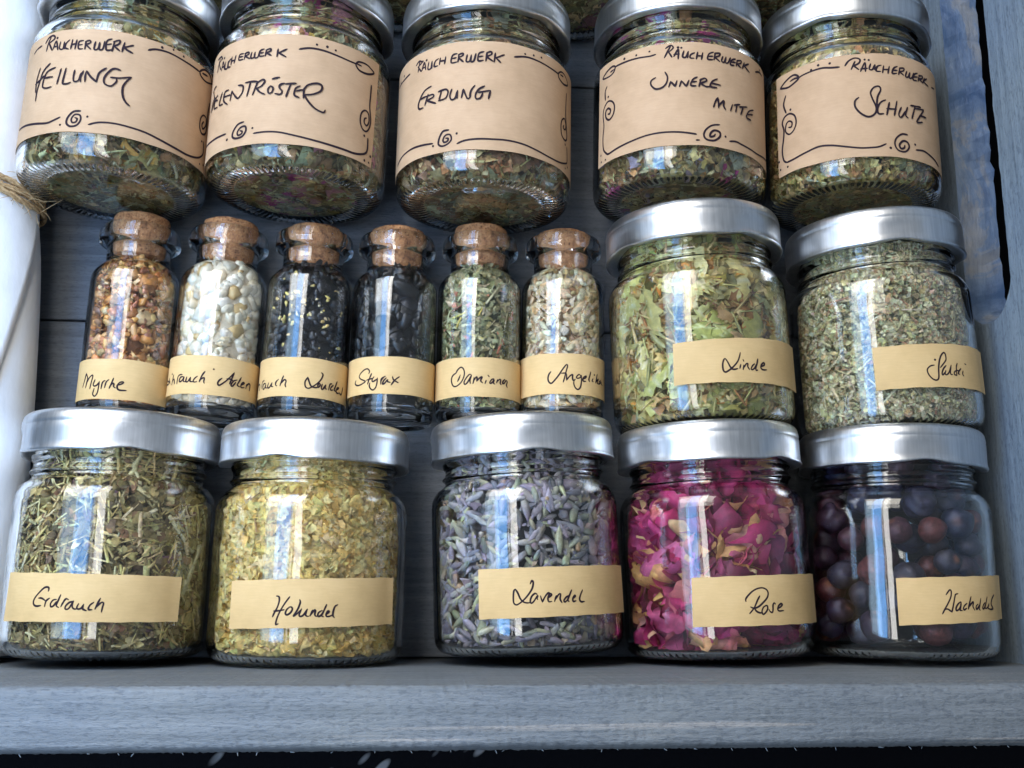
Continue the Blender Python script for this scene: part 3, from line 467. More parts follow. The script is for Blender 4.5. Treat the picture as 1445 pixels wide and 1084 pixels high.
def add_label(parent, key, r, m, w, wo=None):
    d = DATA[key]
    c = d['c'] if 'c' in d else [(-3.0, d['r'][1]), (3.0, d['r'][1]), (3.0, d['r'][0]), (-3.0, d['r'][0])]
    lb = obj('paper_label', mesh('paper_label', *patch(c, r + 0.012, r + 0.018, lift='c' in d and 'o' not in d), mats=(m,)), parent)
    obj('handwriting', mesh('handwriting', *ink(d['w'], r + 0.0205, w), smooth=False, mats=(M_ink,)), lb)
    if 'o' in d:
        # strokes drawn near each other make one drawing; far ones are a drawing of their own
        st = d['o'].split(';'); bx = []
        for z in st:
            P = np.array([pol(t / 1000 if not isinstance(t, str) else float(t) / 1000, float(v) / 1000, r) for t, v in (q.split(',') for q in z.lstrip('.').split())]); bx.append((P.min(0) - .03, P.max(0) + .03))
        grp = list(range(len(st)))
        for a in range(len(st)):
            for b in range(a):
                gap = np.linalg.norm(np.maximum(0, np.maximum(bx[a][0] - bx[b][1], bx[b][0] - bx[a][1])))
                if gap < max(1.7, 0.42 * max((bx[a][1] - bx[a][0]).max(), (bx[b][1] - bx[b][0]).max())):
                    ga, gb = grp[a], grp[b]; grp = [gb if q == ga else q for q in grp]
        for k in sorted(set(grp)):
            obj('drawn_border', mesh('drawn_border', *ink(';'.join(z for z, q in zip(st, grp) if q == k), r + 0.0205, wo), smooth=False, mats=(M_ink,)), lb)

# ------------------------------------------------------------------ fillings
JS = np.array([0.15, 0.21, 0.34, 0.52, 3.78, 4.02, 4.22, 4.38, 4.55, 5.9]); JR = np.array([1.9, 2.19, 2.29, RIN, RIN, 2.26, 2.12, 2.0, 1.95, 1.95])
BS = np.array([0.28, 0.34, 0.5, 3.9, 4.12, 4.35, 4.55, 4.7]); BR = np.array([0.85, 1.02, 1.10, 1.10, 1.06, 0.92, 0.78, 0.74])
def t_stick(n=3):
    V, F = [], []
    for i in range(n + 1):
        x = i / n - 0.5
        for k in range(4): a = math.pi / 4 + k * math.pi / 2; V.append((x, 0.5 * math.cos(a) * (1 - 0.3 * abs(x)), 0.5 * math.sin(a)))
    for i in range(n):
        for k in range(4): q = (k + 1) % 4; F.append((i * 4 + k, i * 4 + q, i * 4 + 4 + q, i * 4 + 4 + k))
    F += [(3, 2, 1, 0), (n * 4, n * 4 + 1, n * 4 + 2, n * 4 + 3)]
    V = np.array(V); V[:, 1] += rng.normal(0, .25) * (V[:, 0] ** 2) * 4; return V, F, V[:, 0] + .5
def t_flake(n=7, rough=0.35, bend=0.25):
    V = [(0, 0, rng.normal(0, bend))]
    for k in range(n):
        a = 2 * math.pi * k / n; r = 0.5 * (1 + rng.uniform(-rough, rough)); V.append((r * math.cos(a), r * math.sin(a), rng.normal(0, bend)))
    return np.array(V), [(0, 1 + k, 1 + (k + 1) % n) for k in range(n)], np.array([0.0] + [1.0] * n)
def t_grid(n=5, ruff=0.12, cup=0.5, ragged=0.16, taper=0.5, vein=False):
    V, F, W = [], [], []
    ph = rng.uniform(0, 6, 4); cx = rng.normal(0, cup); cyv = rng.normal(0, cup); tw = rng.normal(0, .4)
    for j in range(n + 1):
        for i in range(n + 1):
            u, v_ = i / n * 2 - 1, j / n * 2 - 1
            # square to disc
            x = u * math.sqrt(max(0, 1 - v_ * v_ / 2)); yv = v_ * math.sqrt(max(0, 1 - u * u / 2))
            x *= (1 - taper * (0.5 - yv / 2) * 0.8)
            ed = max(abs(u), abs(v_))
            if ed > .99: f = 1 + rng.normal(0, ragged); x *= f; yv *= f
            zz = cx * x * x + cyv * yv * yv + tw * x * yv + ruff * math.sin(4 * x + ph[0]) * math.cos(5 * yv + ph[1]) + ruff * 0.6 * math.sin(9 * x * yv + ph[2])
            V.append((x / 2, yv / 2, zz / 2)); W.append((yv + 1) / 2 if not vein else (1.0 if i == n // 2 or (j + abs(i - n // 2)) % 4 == 0 and abs(i - n // 2) < n // 2 - 1 and rng.random() < .5 else 0.0))
    for j in range(n):
        for i in range(n): a = j * (n + 1) + i; F.append((a, a + 1, a + n + 2, a + n + 1))
    return np.array(V), F, np.array(W)
def ico(sub=1):
    t = (1 + 5 ** .5) / 2
    V = [(-1, t, 0), (1, t, 0), (-1, -t, 0), (1, -t, 0), (0, -1, t), (0, 1, t), (0, -1, -t), (0, 1, -t), (t, 0, -1), (t, 0, 1), (-t, 0, -1), (-t, 0, 1)]
    V = [np.array(q) / np.linalg.norm(q) for q in V]
    F = [(0, 11, 5), (0, 5, 1), (0, 1, 7), (0, 7, 10), (0, 10, 11), (1, 5, 9), (5, 11, 4), (11, 10, 2), (10, 7, 6), (7, 1, 8), (3, 9, 4), (3, 4, 2), (3, 2, 6), (3, 6, 8), (3, 8, 9), (4, 9, 5), (2, 4, 11), (6, 2, 10), (8, 6, 7), (9, 8, 1)]
    for _ in range(sub):
        mid, G = {}, []
        def m_(a, b):
            k = (min(a, b), max(a, b))
            if k not in mid: q = V[a] + V[b]; V.append(q / np.linalg.norm(q)); mid[k] = len(V) - 1
            return mid[k]
        for a, b, c in F: ab, bc, ca = m_(a, b), m_(b, c), m_(c, a); G += [(a, ab, ca), (b, bc, ab), (c, ca, bc), (ab, bc, ca)]
        F = G
    return np.array(V), F
def t_lump(sub=1, amp=0.2):
    V, F = ico(sub)
    d = [rng.normal(size=3) for _ in range(7)]
    r = np.ones(len(V))
    for q in d:       # chop random flat facets, as broken resin has
        q = q / np.linalg.norm(q); c = rng.uniform(0.45, 0.9); h = V @ q; r = np.where(h > c, np.minimum(r, c / np.maximum(h, 1e-6)), r)
    V = V * (r * (1 + rng.normal(0, amp * 0.25, len(V))))[:, None] * 0.5
    return V, F, np.full(len(V), rng.random())
def t_bud(nl=7, nr=10):
    V, F, W = [], [], []
    bend = rng.normal(0, .12)
    for i in range(nl + 1):
        t = i / nl; x = t - .5; r = 0.5 * (math.sin(math.pi * min(1, 0.10 + t * 0.93)) ** 0.7) * (1 - 0.25 * t)
        if i == nl: r *= 0.9
        for k in range(nr):
            a = 2 * math.pi * k / nr; rr = r * (1 + (0.13 if k % 2 else -0.13) + rng.normal(0, .03)); V.append((x, rr * math.cos(a) + bend * 4 * x * x, rr * math.sin(a))); W.append(t)
    for i in range(nl):
        for k in range(nr): q = (k + 1) % nr; F.append((i * nr + k, i * nr + q, (i + 1) * nr + q, (i + 1) * nr + k))
    F.append(tuple(range(nr))[::-1]); F.append(tuple(nl * nr + k for k in range(nr)))
    return np.array(V), F, np.array(W)
def rots(N, th, tilt, base=None, flow=None):
    """rotation matrices: piece plane lies against the glass at angle th (or on the base), random spin and tilt"""
    z0 = np.zeros(N); o1 = np.ones(N)
    n = np.stack([np.sin(th), z0, np.cos(th)], 1); t = np.stack([np.cos(th), z0, -np.sin(th)], 1); a = np.stack([z0, o1, z0], 1)
    if base is not None:
        n[base] = (0, -1, 0); t[base] = (1, 0, 0); a[base] = (0, 0, 1)
    A = np.stack([t, a, n], 2)
    sp = rng.uniform(0, 2 * np.pi, N) if flow is None else rng.normal(flow[0], flow[1], N)
    tx, ty = rng.normal(0, tilt, N), rng.normal(0, tilt, N)
    def R(ax, w):
        c, s = np.cos(w), np.sin(w); M = np.zeros((N, 3, 3)); i, j = [(1, 2), (2, 0), (0, 1)][ax]
        M[:, ax, ax] = 1; M[:, i, i] = c; M[:, j, j] = c; M[:, i, j] = -s; M[:, j, i] = s; return M
    return A @ R(0, tx) @ R(1, ty) @ R(2, sp)
def palette(N, cols, wts, jit=0.16):
    c = np.array(cols, float); i = rng.choice(len(c), N, p=np.array(wts, float) / sum(wts))
    return c[i] * np.clip(1 + rng.normal(0, jit, (N, 1)), .4, 1.7) * (1 + rng.normal(0, jit * .25, (N, 3)))
GAIN = [1.0]
def batch(temps, N, size, depth, cols, wts, tilt=0.5, bottle=False, cols2=None, jit=0.16, srange=None, wide=2.35, flow=None, basefrac=0.0, sizej=0.25, soft=0.8, gain=1.0):
    PS, PR = (BS, BR) if bottle else (JS, JR)
    s0, s1 = srange or ((0.34, 4.6) if bottle else (0.18, 5.1))
    th = rng.uniform(-wide, wide, N); s = rng.uniform(s0, s1, N); d = np.abs(rng.normal(0, depth, N))
    r = np.interp(s, PS, PR) - d
    pos = np.stack([r * np.sin(th), s, r * np.cos(th)], 1)
    base = None
    if basefrac > 0:
        nb = int(N * basefrac); base = np.zeros(N, bool); base[:nb] = True
        rr = 2.05 * np.sqrt(rng.random(nb)); an = rng.uniform(0, 2 * np.pi, nb)
        pos[:nb] = np.stack([rr * np.sin(an), PS[0] + 0.03 + np.abs(rng.normal(0, depth, nb)), rr * np.cos(an)], 1)
    A = rots(N, th, tilt, base, flow)
    sc = np.array(size, float)[None, :] * np.exp(rng.normal(0, sizej, (N, 1))) * np.exp(rng.normal(0, .12, (N, 3)))
    g_ = GAIN[0] * gain
    C1 = palette(N, cols, wts, jit); C2 = palette(N, cols2, [1] * len(cols2), jit) if cols2 else C1
    out = []
    which = rng.integers(0, len(temps), N)
    for k, (tv, tf, tw) in enumerate(temps):
        id_ = np.where(which == k)[0]
        if not len(id_): continue
        P = np.einsum('nij,nvj->nvi', A[id_], tv[None] * sc[id_][:, None, :]) + pos[id_][:, None, :]
        rad = np.hypot(P[..., 0], P[..., 2]); ex = (rad - np.interp(P[..., 1], PS, PR)).max(1); ex = np.maximum(ex, 0) * soft
        P[..., 0] -= (np.sin(th[id_]) * ex)[:, None]; P[..., 2] -= (np.cos(th[id_]) * ex)[:, None]
        up_ = np.maximum(P[..., 1].max(1) - (PS[-1] - 0.02), 0); P[..., 1] -= up_[:, None]
        rad = np.hypot(P[..., 0], P[..., 2]); lim = np.interp(P[..., 1], PS, PR) - 0.012
        lim = lim - 0.02 * rng.random(lim.shape)
        f = np.where(rad > lim, lim / np.maximum(rad, 1e-6), 1.0); P[..., 0] *= f; P[..., 2] *= f
        P[..., 1] = np.maximum(P[..., 1], PS[0] + 0.035 + 0.01 * rng.random(lim.shape))
        w = tw[None, :, None]; W = (C1[id_][:, None, :] * (1 - w) + C2[id_][:, None, :] * w) * g_; W = W * np.minimum(1, 0.88 / np.maximum(W.max(-1, keepdims=True), 1e-6))
        out.append((P, tf, W))
    return out
def core(bottle, color, gap):  # inner mass, mostly darker than the pieces: shade of the gaps in its colour
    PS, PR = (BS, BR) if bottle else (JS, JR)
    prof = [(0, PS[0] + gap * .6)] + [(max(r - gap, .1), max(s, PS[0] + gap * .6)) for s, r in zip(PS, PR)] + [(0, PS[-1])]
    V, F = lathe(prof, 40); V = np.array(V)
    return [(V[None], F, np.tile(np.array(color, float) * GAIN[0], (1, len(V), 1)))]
def filling(name, batches, m, smooth=False):
    Vs, Fs, Cs, nv = [], [], [], 0
    loops, starts, totals = [], [], []
    ls = 0
    for P, tf, W in batches:
        n, v, _ = P.shape; Vs.append(P.reshape(-1, 3)); Cs.append(W.reshape(-1, 3))
        ln = np.array([len(q) for q in tf]); flat = np.concatenate([np.array(q) for q in tf])
        off = nv + np.arange(n) * v
        loops.append((flat[None] + off[:, None]).ravel()); totals.append(np.tile(ln, n))
        nv += n * v
    V = np.concatenate(Vs) * S; loops = np.concatenate(loops); totals = np.concatenate(totals); starts = np.concatenate([[0], np.cumsum(totals)[:-1]])
    me = bpy.data.meshes.new(name); me.vertices.add(len(V)); me.vertices.foreach_set('co', V.ravel().astype(np.float32))
    me.loops.add(len(loops)); me.loops.foreach_set('vertex_index', loops.astype(np.int32))
    me.polygons.add(len(totals)); me.polygons.foreach_set('loop_start', starts.astype(np.int32)); me.polygons.foreach_set('loop_total', totals.astype(np.int32))
    if smooth: me.polygons.foreach_set('use_smooth', np.ones(len(totals), bool))
    at = me.attributes.new('tint', 'FLOAT_COLOR', 'POINT'); c = np.concatenate(Cs); c = np.clip(np.hstack([c, np.ones((len(c), 1))]), 0.002, 1)
    at.data.foreach_set('color', c.ravel().astype(np.float32)); me.materials.append(m); me.update(calc_edges=True); me.validate(); return me
FL = [t_flake() for _ in range(8)]; ST = [t_stick() for _ in range(6)]; GR = [t_grid(4) for _ in range(8)]
PT = [t_grid(14, 0.22, 0.5, 0.03, 0.5) for _ in range(14)]; LF = [t_grid(14, 0.10, 0.35, 0.10, 0.35, True) for _ in range(9)]
LU = [t_lump(1, 0.3) for _ in range(10)]; LU2 = [t_lump(2, 0.12) for _ in range(10)]; BU = [t_bud() for _ in range(8)]
CR = [t_grid(3, 0.5, 0.9, 0.25, 0.2) for _ in range(10)]

def fill_straw():
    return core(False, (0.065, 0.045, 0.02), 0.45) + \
        batch(FL, 3800, (0.26, 0.20, 0.12), 0.24, [(0.20, 0.145, 0.05), (0.31, 0.235, 0.085), (0.12, 0.085, 0.04), (0.21, 0.11, 0.05), (0.40, 0.32, 0.14)], [4, 3, 3, 2, 2], 0.6) + \
        batch(CR, 600, (0.42, 0.32, 0.35), 0.12, [(0.20, 0.15, 0.055), (0.13, 0.08, 0.042), (0.27, 0.21, 0.09), (0.18, 0.09, 0.11)], [3, 2, 2, .5], 0.6) + \
        batch(ST, 1000, (0.80, 0.060, 0.055), 0.11, [(0.60, 0.48, 0.20), (0.46, 0.36, 0.13), (0.74, 0.62, 0.34), (0.28, 0.20, 0.08)], [4, 3, 2, 2], 0.22, sizej=0.4) + \
        batch(ST, 170, (1.0, 0.13, 0.05), 0.06, [(0.64, 0.54, 0.27), (0.52, 0.44, 0.19), (0.72, 0.63, 0.38)], [1, 1, 1], 0.2, sizej=0.35)
def fill_elder():
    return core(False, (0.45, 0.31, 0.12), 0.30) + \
        batch(CR, 4300, (0.38, 0.34, 0.36), 0.13, [(0.86, 0.63, 0.21), (0.88, 0.69, 0.31), (0.80, 0.55, 0.15), (0.58, 0.35, 0.09), (0.82, 0.64, 0.24)], [5, 5, 3, 0.6, 2], 0.36) + \
        batch(ST, 160, (0.45, 0.045, 0.05), 0.1, [(0.68, 0.58, 0.26), (0.42, 0.25, 0.1)], [2, 1], 0.4)
def fill_lavender():
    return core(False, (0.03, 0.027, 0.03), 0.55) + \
        batch(BU, 1550, (0.55, 0.175, 0.17), 0.19, [(0.21, 0.195, 0.20), (0.23, 0.205, 0.225), (0.23, 0.225, 0.15), (0.36, 0.32, 0.27), (0.33, 0.21, 0.12), (0.13, 0.115, 0.13)], [4, 3, 3, 2, 0.9, 2], 0.5,
              cols2=[(0.20, 0.18, 0.235), (0.24, 0.21, 0.245), (0.36, 0.35, 0.20), (0.15, 0.14, 0.17)], sizej=0.18, jit=0.22, soft=1.0) + \
        batch(FL, 420, (0.22, 0.16, 0.1), 0.15, [(0.15, 0.125, 0.14), (0.26, 0.19, 0.13)], [2, 1], 0.6)
def fill_rose():
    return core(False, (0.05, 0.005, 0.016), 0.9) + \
        batch(PT, 190, (1.55, 1.8, 1.7), 0.16, [(0.31, 0.016, 0.085), (0.44, 0.035, 0.15), (0.14, 0.007, 0.034), (0.55, 0.11, 0.25)], [4, 3, 4, 1], 0.7,
              cols2=[(0.40, 0.022, 0.12), (0.17, 0.008, 0.042), (0.48, 0.075, 0.19)], sizej=0.28, soft=1.0, jit=.22) + \
        batch(PT, 66, (1.15, 1.4, 1.9), 0.04, [(0.62, 0.36, 0.11), (0.52, 0.27, 0.08), (0.74, 0.53, 0.28)], [2, 2, 1], 0.6, cols2=[(0.52, 0.09, 0.15), (0.46, 0.04, 0.14), (0.60, 0.33, 0.13)], sizej=0.28, soft=1.0) + \
        batch(CR, 110, (0.5, 0.5, 0.6), 0.10, [(0.42, 0.02, 0.11), (0.60, 0.36, 0.15), (0.25, 0.012, 0.06)], [3, 1.4, 2], 0.8, soft=1.0)
def fill_linden():
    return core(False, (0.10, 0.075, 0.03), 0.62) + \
        batch(LF, 85, (1.15, 1.45, 1.1), 0.05, [(0.48, 0.455, 0.145), (0.56, 0.51, 0.21), (0.37, 0.375, 0.10), (0.57, 0.44, 0.18), (0.42, 0.425, 0.145)], [4, 3, 3, 1.6, 3], 0.36, sizej=0.4, soft=0.75, cols2=[(0.60, 0.57, 0.32), (0.54, 0.50, 0.25), (0.62, 0.54, 0.32)], jit=.2, wide=2.0) + \
        batch(LF, 19, (1.6, 1.9, 1.0), 0.03, [(0.47, 0.44, 0.145), (0.54, 0.49, 0.20), (0.56, 0.44, 0.19)], [4, 3, 1], 0.28, sizej=0.25, soft=0.6, cols2=[(0.60, 0.57, 0.34)], jit=.15, wide=1.7) + \
        batch(GR, 420, (0.75, 0.40, 0.9), 0.24, [(0.42, 0.34, 0.10), (0.34, 0.29, 0.09), (0.54, 0.42, 0.17), (0.28, 0.15, 0.05)], [3, 3, 2, 2], 0.7, sizej=0.4, soft=1.0, jit=.28) + \
        batch(CR, 1150, (0.40, 0.32, 0.5), 0.20, [(0.52, 0.40, 0.13), (0.37, 0.30, 0.10), (0.62, 0.47, 0.21), (0.70, 0.32, 0.05), (0.28, 0.15, 0.05)], [4, 3, 2, 1, 1.8], 0.7, jit=.28) + \
        batch(ST, 280, (0.8, 0.07, 0.06), 0.08, [(0.58, 0.46, 0.20), (0.50, 0.26, 0.08), (0.46, 0.43, 0.17)], [2, 1, 1], 0.3)
def fill_sage():
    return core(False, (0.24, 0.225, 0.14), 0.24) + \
        batch(FL, 14000, (0.135, 0.105, 0.12), 0.09, [(0.46, 0.42, 0.25), (0.57, 0.52, 0.33), (0.35, 0.31, 0.16), (0.42, 0.29, 0.16), (0.66, 0.61, 0.41), (0.50, 0.43, 0.20)], [4, 3, 3, 1.5, 1.5, 2], 0.6, sizej=0.3, jit=.22) + \
        batch(ST, 460, (0.38, 0.05, 0.05), 0.05, [(0.60, 0.52, 0.30), (0.44, 0.25, 0.14), (0.72, 0.64, 0.44)], [2, 1, 1], 0.25, sizej=0.4)
def fill_mix(greens, accents, n=2600, acc=260, fine=1.0):
    gr = [tuple(min(1, c * k) for c, k in zip(g, (1.85, 1.43, 1.02))) for g in greens]
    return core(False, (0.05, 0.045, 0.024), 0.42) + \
        batch(FL + CR, n, (0.36 * fine, 0.28 * fine, 0.30 * fine), 0.20, gr, [3] * len(gr), 0.6, basefrac=0.34, jit=.25) + \
        batch(GR, int(300 / fine), (0.75 * fine, 0.40 * fine, 0.6), 0.12, gr[:3] + [(0.34, 0.33, 0.2)], [1] * 4, 0.5, basefrac=0.3, soft=1.0) + \
        batch(ST, 500, (0.6 * fine, 0.07, 0.05), 0.10, [(0.46, 0.42, 0.2), (0.26, 0.16, 0.08), (0.36, 0.35, 0.2)], [2, 1, 2], 0.3, basefrac=0.34) + \
        batch(GR, acc, (0.6 * fine, 0.5 * fine, 0.6), 0.04, accents, [1] * len(accents), 0.5, basefrac=0.25, sizej=0.35, soft=0.6, gain=0.72)
B = True
def fill_myrrh():
    return core(B, (0.22, 0.08, 0.025), 0.30) + \
        batch(LU, 520, (0.30, 0.20, 0.22), 0.12, [(0.56, 0.25, 0.065), (0.42, 0.15, 0.04), (0.66, 0.38, 0.15), (0.24, 0.08, 0.035), (0.72, 0.50, 0.27), (0.48, 0.20, 0.10)], [4, 3, 2.5, 1.6, 1, 2], 0.9, B, sizej=0.45, jit=.25) + \
        batch(CR, 420, (0.30, 0.20, 0.35), 0.06, [(0.60, 0.30, 0.09), (0.44, 0.17, 0.05), (0.70, 0.46, 0.22)], [2, 2, 1], 0.8, B, sizej=0.35, jit=.25)
def fill_frank():
    return core(B, (0.70, 0.60, 0.44), 0.16) + \
        batch(LU, 480, (0.44, 0.35, 0.32), 0.12, [(0.74, 0.65, 0.48), (0.68, 0.55, 0.35), (0.80, 0.73, 0.58), (0.64, 0.44, 0.19)], [4, 3, 3, 1.2], 0.9, B, sizej=0.3, jit=.07, soft=1.0)
def fill_lourdes():
    gold = [(0.80, 0.62, 0.20), (0.62, 0.47, 0.17), (0.85, 0.72, 0.40)]
    return core(B, (0.008, 0.008, 0.010), 0.25) + \
        batch(LU, 420, (0.30, 0.24, 0.20), 0.10, [(0.010, 0.010, 0.013), (0.017, 0.017, 0.022)], [1, 1], 0.9, B, sizej=0.3) + \
        batch(LU, 75, (0.10, 0.075, 0.07), 0.0, gold, [2, 1, 1], 0.9, B, sizej=0.4, soft=1.0) + \
        batch(LU, 26, (0.19, 0.11, 0.08), 0.0, gold, [2, 1, 1], 0.5, B, sizej=0.25, srange=(2.6, 3.6), wide=0.62, soft=1.0)
def fill_styrax():
    return core(B, (0.008, 0.008, 0.010), 0.28) + batch(LU, 150, (0.62, 0.46, 0.26), 0.06, [(0.007, 0.007, 0.009), (0.011, 0.011, 0.014), (0.006, 0.006, 0.008)], [2, 1, 2], 0.9, B, sizej=0.3)
def fill_damiana():
    return core(B, (0.09, 0.09, 0.048), 0.25) + \
        batch(GR, 1000, (0.36, 0.12, 0.28), 0.10, [(0.29, 0.265, 0.125), (0.40, 0.36, 0.195), (0.20, 0.18, 0.07), (0.46, 0.39, 0.22)], [4, 3, 3, 2], 0.5, B, soft=.9, jit=.22) + \
        batch(FL, 700, (0.17, 0.10, 0.1), 0.10, [(0.22, 0.225, 0.12), (0.32, 0.31, 0.17), (0.44, 0.18, 0.11)], [4, 3, .5], 0.6, B) + \
        batch(ST, 150, (0.42, 0.05, 0.05), 0.06, [(0.46, 0.43, 0.25), (0.50, 0.18, 0.11), (0.68, 0.57, 0.14)], [3, 1, .6], 0.3, B)
def fill_angelica():
    return core(B, (0.34, 0.22, 0.11), 0.28) + \
        batch(CR, 420, (0.42, 0.20, 0.34), 0.12, [(0.84, 0.68, 0.42), (0.74, 0.54, 0.29), (0.88, 0.78, 0.56), (0.42, 0.25, 0.11)], [4, 3, 3, 1.0], 0.6, B, sizej=0.4, soft=.9, jit=.2) + \
        batch(GR, 300, (0.55, 0.20, 0.4), 0.07, [(0.82, 0.66, 0.40), (0.64, 0.43, 0.21), (0.36, 0.20, 0.09), (0.88, 0.77, 0.55)], [3, 3, 1.5, 2], 0.6, B, sizej=0.35, soft=.9, jit=.2) + \
        batch(LU, 300, (0.34, 0.20, 0.13), 0.05, [(0.86, 0.73, 0.48), (0.78, 0.60, 0.34), (0.88, 0.80, 0.60)], [3, 2, 2], 0.45, B, sizej=0.35, soft=1.0) + \
        batch(ST, 120, (0.5, 0.10, 0.08), 0.06, [(0.78, 0.60, 0.34), (0.5, 0.30, 0.14)], [2, 1], 0.5, B)

# ------------------------------------------------------------------ put the jars and bottles in their places
JARS = {'Erdrauch': [-9.759, 1.644, -0.012], 'Holunder': [-4.681, 1.489, -0.012], 'Lavendel': [1.157, 1.736, 0.037], 'Rose': [6.283, 1.63, 0.027], 'Wacholder': [11.297, 1.601, -0.018], 'Linde': [6.079, 7.664, 0.031], 'Salbei': [11.454, 7.616, 0.028], 'Heilung': [-10.562, 14.042, -0.033], 'Seelen': [-5.499, 14.186, -0.027], 'Erdung': [-0.183, 14.023, -0.014], 'Innere': [5.534, 14.3, -0.024], 'Schutz': [10.763, 14.339, -0.014]}
BOTS = {'Myrrhe': [-10.1688, 7.93, -0.0255], 'Aden': [-7.7607, 7.93, -0.0478], 'Lourdes': [-5.2293, 7.93, -0.0355], 'Styrax': [-2.7151, 7.9, -0.0169], 'Damiana': [-0.2114, 7.95, -0.0078], 'Angelika': [2.2261, 8.0, -0.017]}
def make_jar(loc, rotz, label, group, key=None, m=None, w=0.05, wo=0.06, turn=0.0, tilt=0.0):
    t = empty('screw_top_jar', loc, rotz); tag(t, label, 'jar', group)
    obj('glass_body', glass_me, t)
    l = obj('lid', lid_me, t); l.rotation_euler = (0, turn, 0)
    if key: add_label(t, key, RJ + 0.003, m, w, wo)
    return t
def put_filling(name, me, loc, rotz, label, cat='dried herbs'):
    return tag(obj(name, me, None, loc, rotz), label, cat, kind='stuff')
G1 = 'small screw top jars with yellow paper labels'
SPEC = [
 ('Erdrauch', 'screw top jar of chopped straw labelled Erdrauch, at the left end of the front row', fill_straw, 'dried_herb_filling', 'chopped straw coloured stems and brown leaf crumbs filling the jar labelled Erdrauch', M_herb, False),
 ('Holunder', 'screw top jar of pale yellow flower crumbs labelled Holunder', fill_elder, 'dried_flower_filling', 'pale yellow crumpled flower crumbs filling the jar labelled Holunder', M_herb, False),
 ('Lavendel', 'screw top jar of grey purple buds labelled Lavendel', fill_lavender, 'dried_bud_filling', 'grey purple and greenish lavender buds filling the jar labelled Lavendel', M_bud, True),
 ('Rose', 'screw top jar of magenta petals labelled Rose', fill_rose, 'dried_petal_filling', 'magenta and tan dried rose petals filling the jar labelled Rose', M_petal, True),
 ('Wacholder', 'screw top jar of dark berries labelled Wacholder, at the right end of the front row', None, '', '', None, False),
 ('Linde', 'screw top jar of light green leaf pieces labelled Linde, beside the small corked bottles', fill_linden, 'dried_leaf_filling', 'light green and tan leaf pieces filling the jar labelled Linde', M_petal, True),
 ('Salbei', 'screw top jar of fine grey green crumbs labelled Salbei, by the slotted crate side', fill_sage, 'dried_herb_filling', 'fine grey green rubbed leaf crumbs filling the jar labelled Salbei', M_herb, False),
]
TURN = {'Erdrauch': 0.35, 'Holunder': -0.3, 'Lavendel': 0.1, 'Rose': 0.6, 'Wacholder': -0.05, 'Linde': 0.4, 'Salbei': -0.1, 'Heilung': 0.2, 'Seelen': 0.5, 'Erdung': 0.75, 'Innere': 0.3, 'Schutz': 0.9}
for key, lab, fn, fname, flab, fm_, sm in SPEC:
    x, y, ph = JARS[key]
    make_jar((x, y, RJ + 0.02), ph, lab, G1, key, M_kraft2, 0.044, turn=TURN[key])
    GAIN[0] = {'Erdrauch': 1.5, 'Holunder': 1.2, 'Lavendel': 1.25, 'Rose': 1.3, 'Linde': 1.3, 'Salbei': 1.35}.get(key, 1.0)
    if fn: put_filling(fname, filling(fname, fn(), fm_, sm), (x, y, RJ + 0.02), ph, flab)
# the berries lie loose in their jar: each one a thing
x, y, ph = JARS['Wacholder']
wm = Matrix.Translation(Vector((x, y, RJ + 0.02)) * S) @ Matrix.Rotation(ph, 4, 'Z')
pts = []
def try_berry(layer):
    s = rng.uniform(0.58, 5.2); th = rng.uniform(-2.2, 2.2); rb = rng.uniform(0.33, 0.43)
    lim = np.interp([s - rb * .6, s, s + rb * .6], JS, JR).min() - rb - 0.02
    r = lim - layer * 0.7 - abs(rng.normal(0, .04)); q = np.array([r * math.sin(th), s, r * math.cos(th)])
    if all(np.linalg.norm(q - p_) > 0.94 * (rb + r_) for p_, r_ in pts): pts.append((q, rb))
for layer, tries in ((0, 2600), (1, 900)):
    for _ in range(tries): try_berry(layer)
def berry_mesh(i):
    V, F = ico(3); d = rng.normal(size=3); d /= np.linalg.norm(d)
    f = sum(rng.normal(0, .035) * np.sin(V @ (rng.normal(size=3) * 3) + rng.uniform(0, 6)) for _ in range(4))
    three = np.arctan2(V[:, 1], V[:, 2]); top = np.maximum(0, V[:, 0] - 0.72)
    P = V * (1 + f - top * 0.5 - 0.05 * top * np.cos(3 * three))[:, None]
    c0 = np.array([(0.040, 0.023, 0.040), (0.060, 0.022, 0.033), (0.025, 0.024, 0.050), (0.105, 0.030, 0.030), (0.040, 0.033, 0.050)][i % 5])
    w = np.clip((V[:, 0] - 0.90) * 11, 0, 1)[:, None] * rng.uniform(.1, .8)
    c = c0 * (1 - w) + np.array((0.30, 0.12, 0.05)) * w
    return filling('juniper_berry', [(P[None], F, c[None])], M_berry, True)
BM = [berry_mesh(i) for i in range(10)]
proto = None
for i, (q, rb) in enumerate(pts):
    if proto is None:
        o = proto = bpy.data.objects.new('juniper_berry', BM[0])
        tag(o, 'dark purple dried berry lying inside the jar labelled Wacholder', 'berry', 'dried berries in the front right jar')
    else: o = proto.copy(); o.data = BM[i % 10]
    col.objects.link(o)
    o.matrix_world = wm @ Matrix.Translation(Vector(q.tolist()) * S) @ Matrix.Rotation(rng.uniform(0, 6.28), 4, 'X') @ Matrix.Rotation(rng.uniform(0, 6.28), 4, 'Y') @ Matrix.Rotation(rng.uniform(0, 6.28), 4, 'Z') @ Matrix.Scale(rb, 4)

